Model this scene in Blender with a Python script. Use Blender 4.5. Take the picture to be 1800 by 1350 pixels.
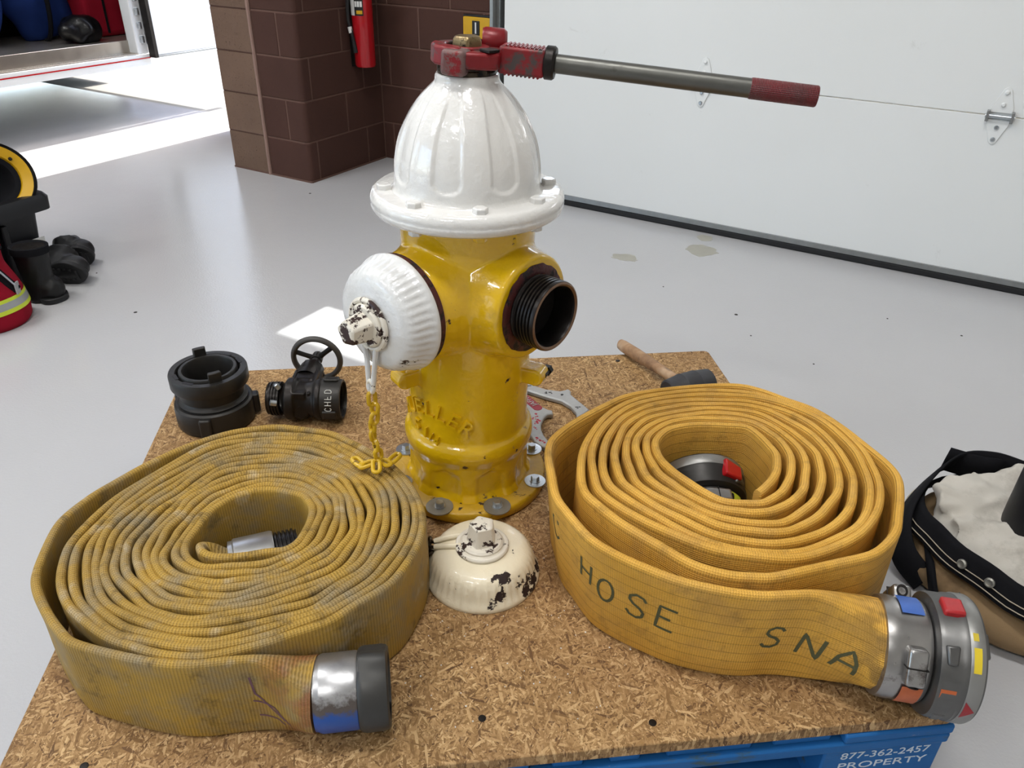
import bpy, math, random
import numpy as np
from mathutils import Vector, Matrix, noise as mnoise
random.seed(7)
PI = math.pi
S = bpy.context.scene
COL = S.collection
for o in list(bpy.data.objects):
    bpy.data.objects.remove(o)

# ------------------------------------------------------------------ camera, world, sun, exposure
PITCH, ROLL, YAW = 0.53774, 0.019264, 0.127997
fw = Vector((math.sin(YAW)*math.cos(PITCH), math.cos(YAW)*math.cos(PITCH), -math.sin(PITCH)))
rt0 = Vector((math.cos(YAW), -math.sin(YAW), 0)); up0 = rt0.cross(fw)
rt = rt0*math.cos(ROLL)+up0*math.sin(ROLL); up = -rt0*math.sin(ROLL)+up0*math.cos(ROLL)
cd = bpy.data.cameras.new('camera'); cam = bpy.data.objects.new('camera', cd); COL.objects.link(cam)
m = Matrix((rt, up, -fw)).transposed().to_4x4(); m.translation = (-0.0741, -0.5997, 1.06606)
cam.matrix_world = m
cd.sensor_width = 36; cd.lens = 36*1389.5/1800; cd.clip_start = .02; cd.clip_end = 200
S.camera = cam

SUN_AZ, SUN_EL = math.radians(52.3), math.radians(42.0)
W = bpy.data.worlds.new('sky'); S.world = W; W.use_nodes = True
wt = W.node_tree; wt.nodes.clear()
sky = wt.nodes.new('ShaderNodeTexSky'); sky.sky_type = 'NISHITA'; sky.sun_disc = False
sky.sun_elevation = SUN_EL; sky.sun_rotation = PI/2-SUN_AZ; sky.altitude = 300; sky.dust_density = 2.5; sky.ozone_density = .7
bg = wt.nodes.new('ShaderNodeBackground'); bg.inputs['Strength'].default_value = .30
wo = wt.nodes.new('ShaderNodeOutputWorld')
wt.links.new(sky.outputs[0], bg.inputs[0]); wt.links.new(bg.outputs[0], wo.inputs[0])
sd = bpy.data.lights.new('sun', 'SUN'); so = bpy.data.objects.new('sun', sd); COL.objects.link(so)
sd.energy = 3.8; sd.angle = math.radians(.53); sd.color = (1, .97, .92)
so.rotation_euler = Vector((math.cos(SUN_AZ)*math.cos(SUN_EL), math.sin(SUN_AZ)*math.cos(SUN_EL), math.sin(SUN_EL))).to_track_quat('Z', 'Y').to_euler()
so.location = (3, 5, 6)
CEIL_W = 16.0       # watts of each added overhead fill light
S.view_settings.view_transform = 'Standard'; S.view_settings.look = 'None'
S.view_settings.gamma = 1; S.view_settings.use_curve_mapping = False
S.view_settings.exposure = 1.75

# ------------------------------------------------------------------ helpers: materials
def C(r, g, b):
    f = lambda x: (x/255/12.92) if x/255 <= .04045 else ((x/255+.055)/1.055)**2.4
    return (f(r), f(g), f(b), 1.0)

class NB:
    def __init__(s, name):
        s.m = bpy.data.materials.new(name); s.m.use_nodes = True; s.t = s.m.node_tree; s.t.nodes.clear()
        s.out = s.t.nodes.new('ShaderNodeOutputMaterial'); s._c = None
    def new(s, ty, **kw):
        n = s.t.nodes.new(ty)
        for k, v in kw.items(): setattr(n, k, v)
        return n
    def set(s, sock, v):
        if isinstance(v, bpy.types.NodeSocket): s.t.links.new(v, sock)
        else: sock.default_value = v
    def co(s, which='Object'):
        if s._c is None: s._c = s.new('ShaderNodeTexCoord')
        return s._c.outputs[which]
    def map(s, vec, scale=(1, 1, 1), rot=(0, 0, 0), loc=(0, 0, 0)):
        n = s.new('ShaderNodeMapping'); s.set(n.inputs['Vector'], vec)
        n.inputs['Scale'].default_value = scale; n.inputs['Rotation'].default_value = rot; n.inputs['Location'].default_value = loc
        return n.outputs[0]
    def noise(s, scale, detail=4, rough=.55, vec=None, dist=0, out=0):
        n = s.new('ShaderNodeTexNoise'); s.set(n.inputs['Vector'], vec if vec is not None else s.co())
        n.inputs['Scale'].default_value = scale; n.inputs['Detail'].default_value = detail
        n.inputs['Roughness'].default_value = rough; n.inputs['Distortion'].default_value = dist
        return n.outputs[out]
    def vor(s, scale, vec=None, feature='F1', out='Distance', rnd=1):
        n = s.new('ShaderNodeTexVoronoi', feature=feature); s.set(n.inputs['Vector'], vec if vec is not None else s.co())
        n.inputs['Scale'].default_value = scale; n.inputs['Randomness'].default_value = rnd
        return n.outputs[out]
    def ramp(s, fac, stops, interp='LINEAR'):
        n = s.new('ShaderNodeValToRGB'); s.set(n.inputs[0], fac); r = n.color_ramp; r.interpolation = interp
        while len(r.elements) < len(stops): r.elements.new(.5)
        for e, (p, c) in zip(r.elements, stops):
            e.position = p; e.color = c if not isinstance(c, (int, float)) else (c, c, c, 1)
        return n.outputs[0]
    def mix(s, fac, a, b, mode='MIX'):
        n = s.new('ShaderNodeMix', data_type='RGBA', blend_type=mode); s.set(n.inputs[0], fac); s.set(n.inputs[6], a); s.set(n.inputs[7], b)
        return n.outputs[2]
    def math(s, op, a, b=0.0, c=0.0, clamp=False):
        n = s.new('ShaderNodeMath', operation=op, use_clamp=clamp); s.set(n.inputs[0], a); s.set(n.inputs[1], b); s.set(n.inputs[2], c)
        return n.outputs[0]
    def sep(s, vec):
        n = s.new('ShaderNodeSeparateXYZ'); s.set(n.inputs[0], vec); return n.outputs
    def step(s, fac, lo, hi):
        return s.ramp(fac, [(lo, 0.0), (hi, 1.0)] if lo < hi else [(hi, 1.0), (lo, 0.0)])
    def rnd(s):
        return s.new('ShaderNodeObjectInfo').outputs['Random']
    def bump(s, h, strength=.5, dist=.002, normal=None):
        n = s.new('ShaderNodeBump'); s.set(n.inputs['Height'], h); n.inputs['Strength'].default_value = strength; n.inputs['Distance'].default_value = dist
        if normal is not None: s.set(n.inputs['Normal'], normal)
        return n.outputs[0]
    def done(s, col, rough=.5, metal=0.0, normal=None, spec=.5, coat=0.0, trans=0.0, emit=None, estr=0.0, ior=1.45, sheen=0.0, coat_rough=.05):
        p = s.new('ShaderNodeBsdfPrincipled'); i = p.inputs
        s.set(i['Base Color'], col); s.set(i['Roughness'], rough); s.set(i['Metallic'], metal)
        i['Specular IOR Level'].default_value = spec; i['Coat Weight'].default_value = coat; i['Coat Roughness'].default_value = coat_rough
        i['Transmission Weight'].default_value = trans; i['IOR'].default_value = ior; i['Sheen Weight'].default_value = sheen
        if normal is not None: s.set(i['Normal'], normal)
        if emit is not None: s.set(i['Emission Color'], emit); i['Emission Strength'].default_value = estr
        s.t.links.new(p.outputs[0], s.out.inputs[0]); return s.m

def simple(name, col, rough=.5, metal=0.0, var=.12, vs=30, bs=0, bstr=.2, bd=.001, spec=.5, coat=0.0, sheen=0.0):
    b = NB(name); k = C(*col)
    dark = tuple(x*(1-var*2) for x in k[:3])+(1,); lite = tuple(min(1, x*(1+var)) for x in k[:3])+(1,)
    c = b.mix(b.noise(vs, 5), dark, lite)
    nrm = b.bump(b.noise(bs, 4), bstr, bd) if bs else None
    return b.done(c, rough, metal, nrm, spec=spec, coat=coat, sheen=sheen)

def chipped(name, col, col2, chip, lo=.66, hi=.69, scale=22, rough=.25, bumps=90, coat=.3, dirt=None, lumps=.5):
    """paint with chips down to the rust"""
    b = NB(name)
    n1 = b.noise(scale, 6, .65); n2 = b.noise(5, 3)
    mask = b.step(b.math('ADD', b.math('MULTIPLY', n1, .75), b.math('MULTIPLY', n2, .3)), lo*1.0, hi*1.0)
    base = b.mix(b.noise(14, 4), C(*col), C(*col2))
    if dirt: base = b.mix(b.math('MULTIPLY', b.step(b.noise(9, 7, .7), .56, .78), .75), base, C(*dirt))
    rust = b.mix(b.noise(60, 4), C(*chip), tuple(x*.35 for x in C(*chip)[:3])+(1,))
    c = b.mix(mask, base, rust)
    h = b.math('ADD', b.math('MULTIPLY', b.noise(bumps, 3), lumps), b.math('MULTIPLY', mask, -.6))
    nrm = b.bump(h, .55, .0022)
    return b.done(c, b.mix(mask, (rough,)*3+(1,), (.75,)*3+(1,)), 0, nrm, coat=coat)

# ------------------------------------------------------------------ helpers: geometry
class G:
    def __init__(s): s.v = []; s.f = []; s.uv = None
    def add(s, v, f):
        o = len(s.v); s.v += [tuple(p) for p in v]; s.f += [tuple(i+o for i in q) for q in f]; return s
    def merge(s, g, M=None):
        return s.add([M @ Vector(p) for p in g.v] if M is not None else g.v, g.f)
    def xf(s, M):
        s.v = [tuple(M @ Vector(p)) for p in s.v]; return s
    def shift(s, x, y, z=0): s.v = [(a+x, b+y, c+z) for a, b, c in s.v]; return s
    def box(s, c, d, M=None):
        x, y, z = d[0]/2, d[1]/2, d[2]/2
        v = [Vector((c[0]+i*x, c[1]+j*y, c[2]+k*z)) for i in (-1, 1) for j in (-1, 1) for k in (-1, 1)]
        if M is not None: v = [M @ p for p in v]
        return s.add(v, [(0, 1, 3, 2), (4, 6, 7, 5), (0, 4, 5, 1), (2, 3, 7, 6), (0, 2, 6, 4), (1, 5, 7, 3)])
    def lathe(s, prof, seg=48, M=None, rf=None, cap0=True, cap1=True, closed=False):
        v = []; f = []; n = len(prof)
        for i in range(seg):
            t = 2*PI*i/seg; ct, st = math.cos(t), math.sin(t)
            for (r, z) in prof:
                rr = rf(r, z, t) if rf else r
                v.append(Vector((rr*ct, rr*st, z)))
        for i in range(seg):
            j = (i+1) % seg
            for k in range(n-1 if not closed else n):
                l = (k+1) % n
                f.append((i*n+k, j*n+k, j*n+l, i*n+l))
        if not closed:
            if cap0: f.append(tuple(i*n for i in range(seg))[::-1])
            if cap1: f.append(tuple(i*n+n-1 for i in range(seg)))
        if M is not None: v = [M @ p for p in v]
        return s.add(v, f)
    def tube(s, pts, r, seg=10, closed=False, caps=True, flat=1.0, upv=None):
        pts = [Vector(p) for p in pts]; n = len(pts); rr = r if isinstance(r, (list, tuple)) else [r]*n
        T = []
        for i in range(n):
            a = pts[(i-1) % n] if (closed or i > 0) else pts[i]; b = pts[(i+1) % n] if (closed or i < n-1) else pts[i]
            T.append((b-a).normalized())
        u = Vector(upv) if upv else Vector((0, 0, 1))
        if abs(u.dot(T[0])) > .95: u = Vector((0, 1, 0))
        u = (u-T[0]*u.dot(T[0])).normalized(); v = []; f = []
        for i in range(n):
            u = (u-T[i]*u.dot(T[i])).normalized(); w = T[i].cross(u)
            for k in range(seg):
                a = 2*PI*k/seg; v.append(pts[i]+u*(math.cos(a)*rr[i])+w*(math.sin(a)*rr[i]*flat))
        for i in range(n if closed else n-1):
            j = (i+1) % n
            for k in range(seg):
                l = (k+1) % seg; f.append((i*seg+k, i*seg+l, j*seg+l, j*seg+k))
        if caps and not closed:
            f.append(tuple(range(seg))[::-1]); f.append(tuple((n-1)*seg+k for k in range(seg)))
        return s.add(v, f)
    def prism(s, poly, z0, z1, M=None):
        n = len(poly); v = [Vector((x, y, z0)) for x, y in poly]+[Vector((x, y, z1)) for x, y in poly]
        if M is not None: v = [M @ p for p in v]
        f = [tuple(range(n))[::-1], tuple(range(n, 2*n))]+[(i, (i+1) % n, n+(i+1) % n, n+i) for i in range(n)]
        return s.add(v, f)
    def rings(s, R, caps=True):
        n = len(R[0]); v = [p for r in R for p in r]; f = []
        for i in range(len(R)-1):
            for k in range(n):
                l = (k+1) % n; f.append((i*n+k, i*n+l, (i+1)*n+l, (i+1)*n+k))
        if caps: f.append(tuple(range(n))[::-1]); f.append(tuple((len(R)-1)*n+k for k in range(n)))
        return s.add(v, f)
    def grid(s, P):
        h = len(P); w = len(P[0]); v = [p for r in P for p in r]
        return s.add(v, [(i*w+j, i*w+j+1, (i+1)*w+j+1, (i+1)*w+j) for i in range(h-1) for j in range(w-1)])
    def ell(s, c, r, seg=24, rg=14, M=None):
        v = []; f = []
        for i in range(rg+1):
            a = PI*i/rg-PI/2
            for k in range(seg):
                t = 2*PI*k/seg; v.append(Vector((c[0]+r[0]*math.cos(a)*math.cos(t), c[1]+r[1]*math.cos(a)*math.sin(t), c[2]+r[2]*math.sin(a))))
        for i in range(rg):
            for k in range(seg): f.append((i*seg+k, i*seg+(k+1) % seg, (i+1)*seg+(k+1) % seg, (i+1)*seg+k))
        if M is not None: v = [M @ p for p in v]
        return s.add(v, f)
    def mesh(s, name, smooth=True, ang=35):
        me = bpy.data.meshes.new(name); me.from_pydata([tuple(p) for p in s.v], [], s.f); me.validate(); me.update()
        if smooth:
            me.polygons.foreach_set('use_smooth', [True]*len(me.polygons))
            me.set_sharp_from_angle(angle=math.radians(ang))
        if s.uv is not None and len(me.polygons) == len(s.f):
            L = me.uv_layers.new(name='UVMap'); L.data.foreach_set('uv', [c for q in s.uv for u in q for c in u])
        return me

def obj(name, g, mt, parent=None, bevel=0, seg=2, smooth=True, ang=35, sub=0, label=None, kind=None, solid=0):
    me = g.mesh(name, smooth, ang) if isinstance(g, G) else g
    if mt is not None and not me.materials: me.materials.append(mt)
    o = bpy.data.objects.new(name, me); COL.objects.link(o)
    if parent is not None: o.parent = parent
    if solid:
        md = o.modifiers.new('solid', 'SOLIDIFY'); md.thickness = solid; md.offset = 0
    if bevel:
        md = o.modifiers.new('bevel', 'BEVEL'); md.width = bevel; md.segments = seg; md.limit_method = 'ANGLE'; md.angle_limit = math.radians(40); md.harden_normals = False
    if sub:
        md = o.modifiers.new('sub', 'SUBSURF'); md.levels = sub; md.render_levels = sub
    if label: o['label'] = label
    if kind: o['kind'] = kind
    return o
def thing(name, label, cat, loc=(0, 0, 0), M=None, group=None):
    o = bpy.data.objects.new(name, None); COL.objects.link(o); o.empty_display_size = .05
    if M is not None: o.matrix_world = M
    else: o.location = loc
    o['label'] = label; o['category'] = cat
    if group: o['group'] = group
    return o
def tag(o, label, cat, group=None):
    o['label'] = label; o['category'] = cat
    if group: o['group'] = group
    return o
def struct(name, g, mt, **k): return obj(name, g, mt, kind='structure', **k)
def fuse(g, voxel, it=6, fac=.5, disp=None):
    """union of overlapping solids by voxel remesh, smoothed like cast metal or cloth"""
    me = g.mesh('tmp', False); o = bpy.data.objects.new('tmp', me); COL.objects.link(o)
    md = o.modifiers.new('r', 'REMESH'); md.mode = 'VOXEL'; md.voxel_size = voxel; md.use_smooth_shade = True
    if it:
        md = o.modifiers.new('s', 'SMOOTH'); md.iterations = it; md.factor = fac
    dg = bpy.context.evaluated_depsgraph_get()
    r = bpy.data.meshes.new_from_object(o.evaluated_get(dg)); bpy.data.objects.remove(o)
    if disp:
        n = len(r.vertices); a = np.empty(n*3); r.vertices.foreach_get('co', a); nn = np.empty(n*3); r.vertices.foreach_get('normal', nn)
        a = a.reshape(-1, 3); nn = nn.reshape(-1, 3)
        d = np.array([disp(Vector(p)) for p in a]); r.vertices.foreach_set('co', (a+nn*d[:, None]).ravel()); r.update()
    r.polygons.foreach_set('use_smooth', [True]*len(r.polygons))
    r.materials.clear()
    return r
def text_geo(body, size, depth, align='CENTER', res=3):
    cu = bpy.data.curves.new('t', 'FONT'); cu.body = body; cu.size = size; cu.extrude = depth/2; cu.align_x = align; cu.resolution_u = res
    o = bpy.data.objects.new('t', cu); me = bpy.data.meshes.new_from_object(o)
    g = G().add([v.co[:] for v in me.vertices], [tuple(p.vertices) for p in me.polygons])
    bpy.data.objects.remove(o); bpy.data.meshes.remove(me); return g
def copy_thing(root, M, label=None, group=None):
    r = root.copy(); COL.objects.link(r); r.matrix_world = M
    if label: r['label'] = label
    if group: r['group'] = group
    for ch in list(root.children):
        c = ch.copy(); COL.objects.link(c); c.parent = r
        for gch in ch.children:
            d = gch.copy(); COL.objects.link(d); d.parent = c
    return r
def frame(o, x, z=None):
    """matrix with X axis along x, Z as near as possible to z"""
    X = Vector(x).normalized(); Zh = Vector(z) if z else Vector((0, 0, 1)); Y = Zh.cross(X).normalized(); Z = X.cross(Y)
    M = Matrix((X, Y, Z)).transposed().to_4x4(); M.translation = o; return M
def sstep(a, b, x):
    t = min(1, max(0, (x-a)/(b-a))); return t*t*(3-2*t)
def T(x, y, z): return Matrix.Translation((x, y, z))
RX = lambda a: Matrix.Rotation(a, 4, 'X'); RY = lambda a: Matrix.Rotation(a, 4, 'Y'); RZ = lambda a: Matrix.Rotation(a, 4, 'Z')
XAX = Matrix(((0, 0, 1, 0), (1, 0, 0, 0), (0, 1, 0, 0), (0, 0, 0, 1)))   # lathe axis Z -> X

# wall frame: O is the pillar corner, d runs along the door wall, n points outdoors
WO = Vector((-.537, 3.015, 0)); WD = Vector((.793535, -.608525, 0)); WN = Vector((.608525, .793535, 0))
WM = Matrix((WD, WN, Vector((0, 0, 1)))).transposed().to_4x4(); WM.translation = WO
H = .1633   # top of the chipboard sheet

# ------------------------------------------------------------------ materials
def m_floor():
    b = NB('epoxy_floor')
    c = b.mix(b.noise(1.3, 4), C(176, 176, 178), C(188, 188, 190))
    spot = b.step(b.noise(7, 6, .7), .69, .76)
    c = b.mix(b.math('MULTIPLY', spot, .25), c, C(150, 146, 138))
    speck = b.step(b.vor(16), .0, .035)
    c = b.mix(b.math('SUBTRACT', .35, b.math('MULTIPLY', speck, .35)), c, C(120, 118, 114))
    n = b.bump(b.noise(170, 2), .22, .002); n = b.bump(b.noise(14, 3), .07, .006, n)
    return b.done(c, b.mix(b.noise(5, 4), (.08,)*3+(1,), (.17,)*3+(1,)), 0, n, spec=.5)
def m_osb():
    b = NB('strand_board'); co = b.co(); warp = b.noise(14, 2, .5, out=1)
    v = b.mix(.010, co, warp, 'ADD'); cols = []
    for k, (ang, sx, sy) in enumerate([(.4, 48, 290), (1.5, 44, 310), (2.6, 54, 280), (.95, 90, 520), (2.1, 84, 500), (2.95, 100, 470)]):
        vv = b.map(b.map(v, (1, 1, 1), (0, 0, ang), (k*1.7, k*.9, k*3.1)), (sx, sy, 60))
        n = b.new('ShaderNodeTexVoronoi'); b.set(n.inputs['Vector'], vv); n.inputs['Scale'].default_value = 1
        cols.append(b.sep(n.outputs['Color']))
    fac = cols[0][0]; top = cols[0][1]
    for k in range(1, 6):
        sel = b.math('GREATER_THAN', cols[k][1], top)
        mx = b.new('ShaderNodeMix', data_type='FLOAT'); b.set(mx.inputs[0], sel); b.set(mx.inputs[2], fac); b.set(mx.inputs[3], cols[k][0]); fac = mx.outputs[0]
        top = b.math('MAXIMUM', top, cols[k][1])
    c = b.ramp(fac, [(0, C(90, 64, 40)), (.14, C(124, 94, 58)), (.5, C(150, 117, 76)), (.8, C(172, 138, 94)), (1, C(202, 170, 124))])
    fine = b.noise(260, 3, .6, vec=b.map(co, (1, .35, 1), (0, 0, .6)))
    c = b.mix(b.math('MULTIPLY', b.step(fine, .58, .7), .45), c, C(92, 60, 34))
    c = b.mix(b.math('MULTIPLY', b.step(fine, .44, .34), .35), c, C(214, 178, 132))
    c = b.mix(b.math('MULTIPLY', b.step(b.noise(3.2, 5), .42, .72), .5), c, C(108, 74, 46))
    pits = b.step(b.vor(62), .12, .05)
    c = b.mix(b.math('MULTIPLY', b.step(b.noise(95, 3, .6), .66, .72), .8), c, C(66, 42, 24))
    n = b.bump(b.math('ADD', fac, fine), .35, .0015)
    return b.done(c, .62, 0, n, spec=.3)
def m_hose(name, base, base2, grey, rib, kind, dirt, darts):
    b = NB(name); uv = b.co('UV'); s = b.sep(uv); u, v = s[0], s[1]; ob = b.co()
    c = b.mix(b.step(b.noise(9, 5, .6), .38, .64), C(*base), C(*base2))
    c = b.mix(b.math('MULTIPLY', b.step(b.noise(16, 6, .65, vec=b.map(ob, (1, 1, 1), (0, 0, 0), (3, 7, 1))), .46, .70), dirt), c, C(*grey))
    c = b.mix(b.math('MULTIPLY', b.step(b.noise(24, 5, .7, vec=b.map(ob, (1, 1, 1), (0, 0, 0), (9, 2, 4))), .55, .68), darts), c, C(58, 50, 40))
    if kind == 'rib':
        a = b.math('SINE', b.math('MULTIPLY', u, 2*PI/rib)); w = b.math('SINE', b.math('MULTIPLY', v, 2*PI/.0026))
        h = b.math('ADD', a, b.math('MULTIPLY', w, .45))
        c = b.mix(b.math('MULTIPLY', b.step(b.noise(22, 4, vec=b.map(ob, (1, 1, 1), (0, 0, 0), (1, 1, 8))), .60, .72), .35), c, C(205, 198, 180))
    else:
        k = 2*PI/rib
        a = b.math('SINE', b.math('ADD', b.math('MULTIPLY', u, k), b.math('MULTIPLY', v, k*1.0)))
        w = b.math('SINE', b.math('SUBTRACT', b.math('MULTIPLY', u, k), b.math('MULTIPLY', v, k*1.0)))
        h = b.math('MULTIPLY', a, w)
        line = b.math('SINE', b.math('MULTIPLY', v, 2*PI/.019)); h = b.math('SUBTRACT', h, b.math('MULTIPLY', b.step(line, .93, .99), 1.4))
    hh = b.math('MULTIPLY_ADD', h, .5, .5)
    st_ = b.math('MULTIPLY', b.step(u, .085, .02), b.step(b.noise(26, 4, vec=b.map(ob, loc=(5, 5, 5))), .42, .56))
    c = b.mix(b.math('MULTIPLY', st_, .55), c, C(136, 66, 48) if kind == 'rib' else C(70, 60, 48))
    c = b.mix(b.math('MULTIPLY', b.step(hh, .42, .0), .52), c, tuple(x*.35 for x in C(*base2)[:3])+(1,))
    n = b.bump(hh, .55, .0012); n = b.bump(b.noise(45, 3), .25, .002, n)
    return b.done(c, .58, 0, n, spec=.28)
def m_block(name, c1, c2, rough=.8, bump=.5):
    b = NB(name); r = b.rnd()
    c = b.mix(b.noise(6, 4), C(*c1), C(*c2)); c = b.mix(b.math('MULTIPLY', r, .35), c, tuple(x*.72 for x in C(*c1)[:3])+(1,))
    pits = b.step(b.noise(120, 4, .7), .63, .70)
    c = b.mix(b.math('MULTIPLY', pits, .6), c, C(40, 26, 24))
    h = b.math('SUBTRACT', b.noise(60, 5, .65), b.math('MULTIPLY', pits, .7))
    return b.done(c, rough, 0, b.bump(h, bump, .003), spec=.25)
def m_door():
    b = NB('painted_door'); co = b.co()
    c = b.mix(b.noise(1.5, 4), C(218, 220, 219), C(226, 228, 228))
    c = b.mix(b.math('MULTIPLY', b.step(b.noise(9, 7, .75, dist=.6), .66, .74), .35), c, C(186, 184, 180))
    c = b.mix(b.step(b.noise(38, 5, .6, vec=b.map(co, (1, 1, .55), (0, 0, 0), (4, 1, 2))), .755, .765), c, C(150, 120, 104))
    return b.done(c, .42, 0, b.bump(b.noise(300, 2), .06, .001), spec=.4)
def m_pallet():
    b = NB('blue_wood'); co = b.co()
    c = b.mix(b.noise(12, 5), C(18, 84, 146), C(36, 104, 168))
    g = b.noise(40, 6, .65, vec=b.map(co, (.25, 1, 1)))
    c = b.mix(b.step(g, .60, .68), c, C(62, 84, 92)); c = b.mix(b.step(b.noise(26, 6, .7, vec=b.map(co, (.3, 1, 1.6), loc=(4, 2, 1))), .66, .69), c, C(168, 150, 120))
    return b.done(c, .6, 0, b.bump(g, .4, .002), spec=.3)
def m_metal(name, c1, c2, rough=.35, metal=.9, sc=40, chips=None, cl=(.62, .66), bd=.0008):
    b = NB(name); c = b.mix(b.noise(sc, 5, .6), C(*c1), C(*c2)); r = b.mix(b.noise(sc*1.7, 4), (rough*.7,)*3+(1,), (min(1, rough*1.4),)*3+(1,))
    if chips: c = b.mix(b.step(b.noise(sc*.8, 6, .7, vec=b.map(b.co(), loc=(3, 5, 2))), *cl), c, C(*chips))
    return b.done(c, r, metal, b.bump(b.noise(sc*3, 3), .25, bd))
def m_bowl():
    """silver coupling bowl with blue paint sprayed on its lower half"""
    b = NB('silver_and_blue_paint'); co = b.co(); z = b.sep(co)[2]
    k = b.math('ADD', b.math('MULTIPLY', b.math('SUBTRACT', z, .058), 9.0), b.math('MULTIPLY', b.math('SUBTRACT', b.noise(26, 5, .65), .5), .45))
    k = b.math('ADD', k, .20)
    sil = b.mix(b.noise(40, 5), C(140, 140, 142), C(196, 196, 198))
    c = b.mix(b.step(k, .52, .46), sil, C(82, 74, 70)); c = b.mix(b.step(k, .40, .34), c, C(24, 74, 152))
    w = b.step(b.noise(34, 5, .6, vec=b.map(co, (1, 1, 1), (0, 0, 0), (1, 4, 2))), .64, .66)
    c = b.mix(w, c, C(212, 212, 210)); met = b.math('MULTIPLY', b.step(k, .44, .52), .85)
    return b.done(c, .34, met, b.bump(b.noise(90, 4), .3, .001))
def m_knurl():
    b = NB('knurled_red_grip'); uv = b.co('Object'); s = b.sep(uv)
    a = b.math('ARCTAN2', s[1], s[2]); k1 = b.math('SINE', b.math('ADD', b.math('MULTIPLY', s[0], 1500), b.math('MULTIPLY', a, 18))); k2 = b.math('SINE', b.math('SUBTRACT', b.math('MULTIPLY', s[0], 1500), b.math('MULTIPLY', a, 18)))
    h = b.math('MULTIPLY_ADD', b.math('MULTIPLY', k1, k2), .5, .5)
    c = b.mix(b.step(b.math('ADD', h, b.math('MULTIPLY', b.noise(40, 5), .8)), .85, 1.0), C(118, 22, 30), C(80, 58, 58))
    return b.done(c, .45, 0, b.bump(h, .8, .0015))
def m_wood_handle():
    b = NB('hammer_wood'); co = b.co(); n = b.noise(22, 6, .6, vec=b.map(co, (.12, 1, 1)))
    c = b.ramp(n, [(.3, C(112, 82, 58)), (.5, C(158, 124, 92)), (.7, C(188, 160, 130))]); c = b.mix(b.step(b.noise(24, 5), .58, .72), c, C(92, 70, 54))
    return b.done(c, .6, 0, b.bump(n, .3, .001))
def m_cloth(name, c1, c2, sc=18, weave=900, rough=.85, dirt=None, spec=.15):
    b = NB(name); c = b.mix(b.noise(sc, 5), C(*c1), C(*c2))
    if dirt: c = b.mix(b.math('MULTIPLY', b.step(b.noise(sc*.6, 6, .7, vec=b.map(b.co(), loc=(2, 6, 3))), .5, .7), .6), c, C(*dirt))
    h = b.math('ADD', b.noise(weave, 1), b.math('MULTIPLY', b.noise(sc*2.5, 3), 1.5))
    return b.done(c, rough, 0, b.bump(h, .35, .001), spec=spec)

FLOOR = m_floor(); OSB = m_osb()
HOSE_L = m_hose('ribbed_hose_jacket', (182, 146, 64), (160, 130, 66), (138, 128, 106), .0042, 'rib', .9, .55)
HOSE_R = m_hose('woven_hose_jacket', (222, 172, 78), (206, 156, 64), (166, 130, 80), .0068, 'weave', .45, .3)
BLK = m_block('brown_block', (70, 47, 41), (84, 58, 50)); BLK_R = m_block('split_face_block', (104, 84, 72), (126, 102, 86), bump=1.0)
MORT = m_block('mortar', (98, 74, 66), (112, 86, 76)); DOOR = m_door(); BLUE = m_pallet()
YEL = chipped('yellow_hydrant_paint', (226, 184, 18), (214, 170, 14), (64, 34, 20), .642, .652, 38, .2, 60, .6, (128, 104, 44), 1.1)
YEL2 = chipped('yellow_flange_paint', (198, 156, 22), (176, 138, 20), (58, 36, 22), .62, .66, 34, .4, 90, .15, (92, 78, 40), .8)
WHT = chipped('white_bonnet_paint', (226, 224, 220), (218, 217, 214), (70, 30, 24), .735, .745, 26, .14, 70, .7, None, 1.3)
WHT2 = chipped('white_cap_paint', (222, 222, 220), (206, 207, 208), (52, 26, 24), .655, .668, 22, .24, 90, .4, (190, 190, 188), .9)
CREAM = chipped('cream_cap_paint', (232, 222, 196), (222, 212, 188), (44, 26, 26), .63, .637, 18, .3, 90, .3, (190, 176, 146), .9)
NUTW = chipped('worn_white_nut_paint', (226, 220, 206), (212, 206, 194), (58, 34, 28), .565, .58, 46, .35, 120, .2, None, .9)
RUST = chipped('rust_and_red_primer', (52, 28, 24), (84, 24, 24), (24, 18, 16), .52, .60, 50, .55, 120, .1, None, 1.0)
BLACKM = m_metal('black_steel', (30, 28, 27), (48, 44, 42), .38, .7, 50)
DARKM = m_metal('dark_anodised', (44, 43, 42), (58, 56, 54), .42, .55, 40)
THREAD = m_metal('dark_thread', (26, 24, 23), (44, 40, 38), .32, .6, 60, (96, 72, 54), (.66, .72))
ZINC = m_metal('zinc', (160, 166, 172), (200, 206, 212), .3, .9, 60)
ZINCD = m_metal('dull_zinc', (128, 128, 122), (160, 158, 150), .45, .75, 50)
SIL = m_metal('worn_silver', (132, 130, 128), (178, 176, 174), .3, .9, 24, (92, 86, 84), (.6, .7))
SILD = m_metal('dark_worn_silver', (84, 84, 84), (116, 115, 113), .38, .8, 24, (52, 50, 48), (.6, .7))
RINGB = m_metal('dark_ring_worn', (58, 58, 57), (70, 69, 67), .45, .5, 16, (196, 196, 194), (.70, .72))
GREASE = m_metal('greasy_bronze', (44, 36, 28), (84, 70, 52), .35, .6, 60, (20, 17, 15), (.5, .6))
NUTB = m_metal('bronze_nut', (112, 94, 66), (150, 132, 96), .35, .7, 70, (40, 32, 24), (.55, .62))
REDP = m_metal('worn_red_paint', (108, 14, 24), (134, 26, 30), .36, .1, 34, (70, 62, 60), (.55, .64))
PIPE = m_metal('grey_pipe', (86, 86, 82), (110, 110, 106), .4, .75, 18, (70, 68, 64), (.6, .7))
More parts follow.
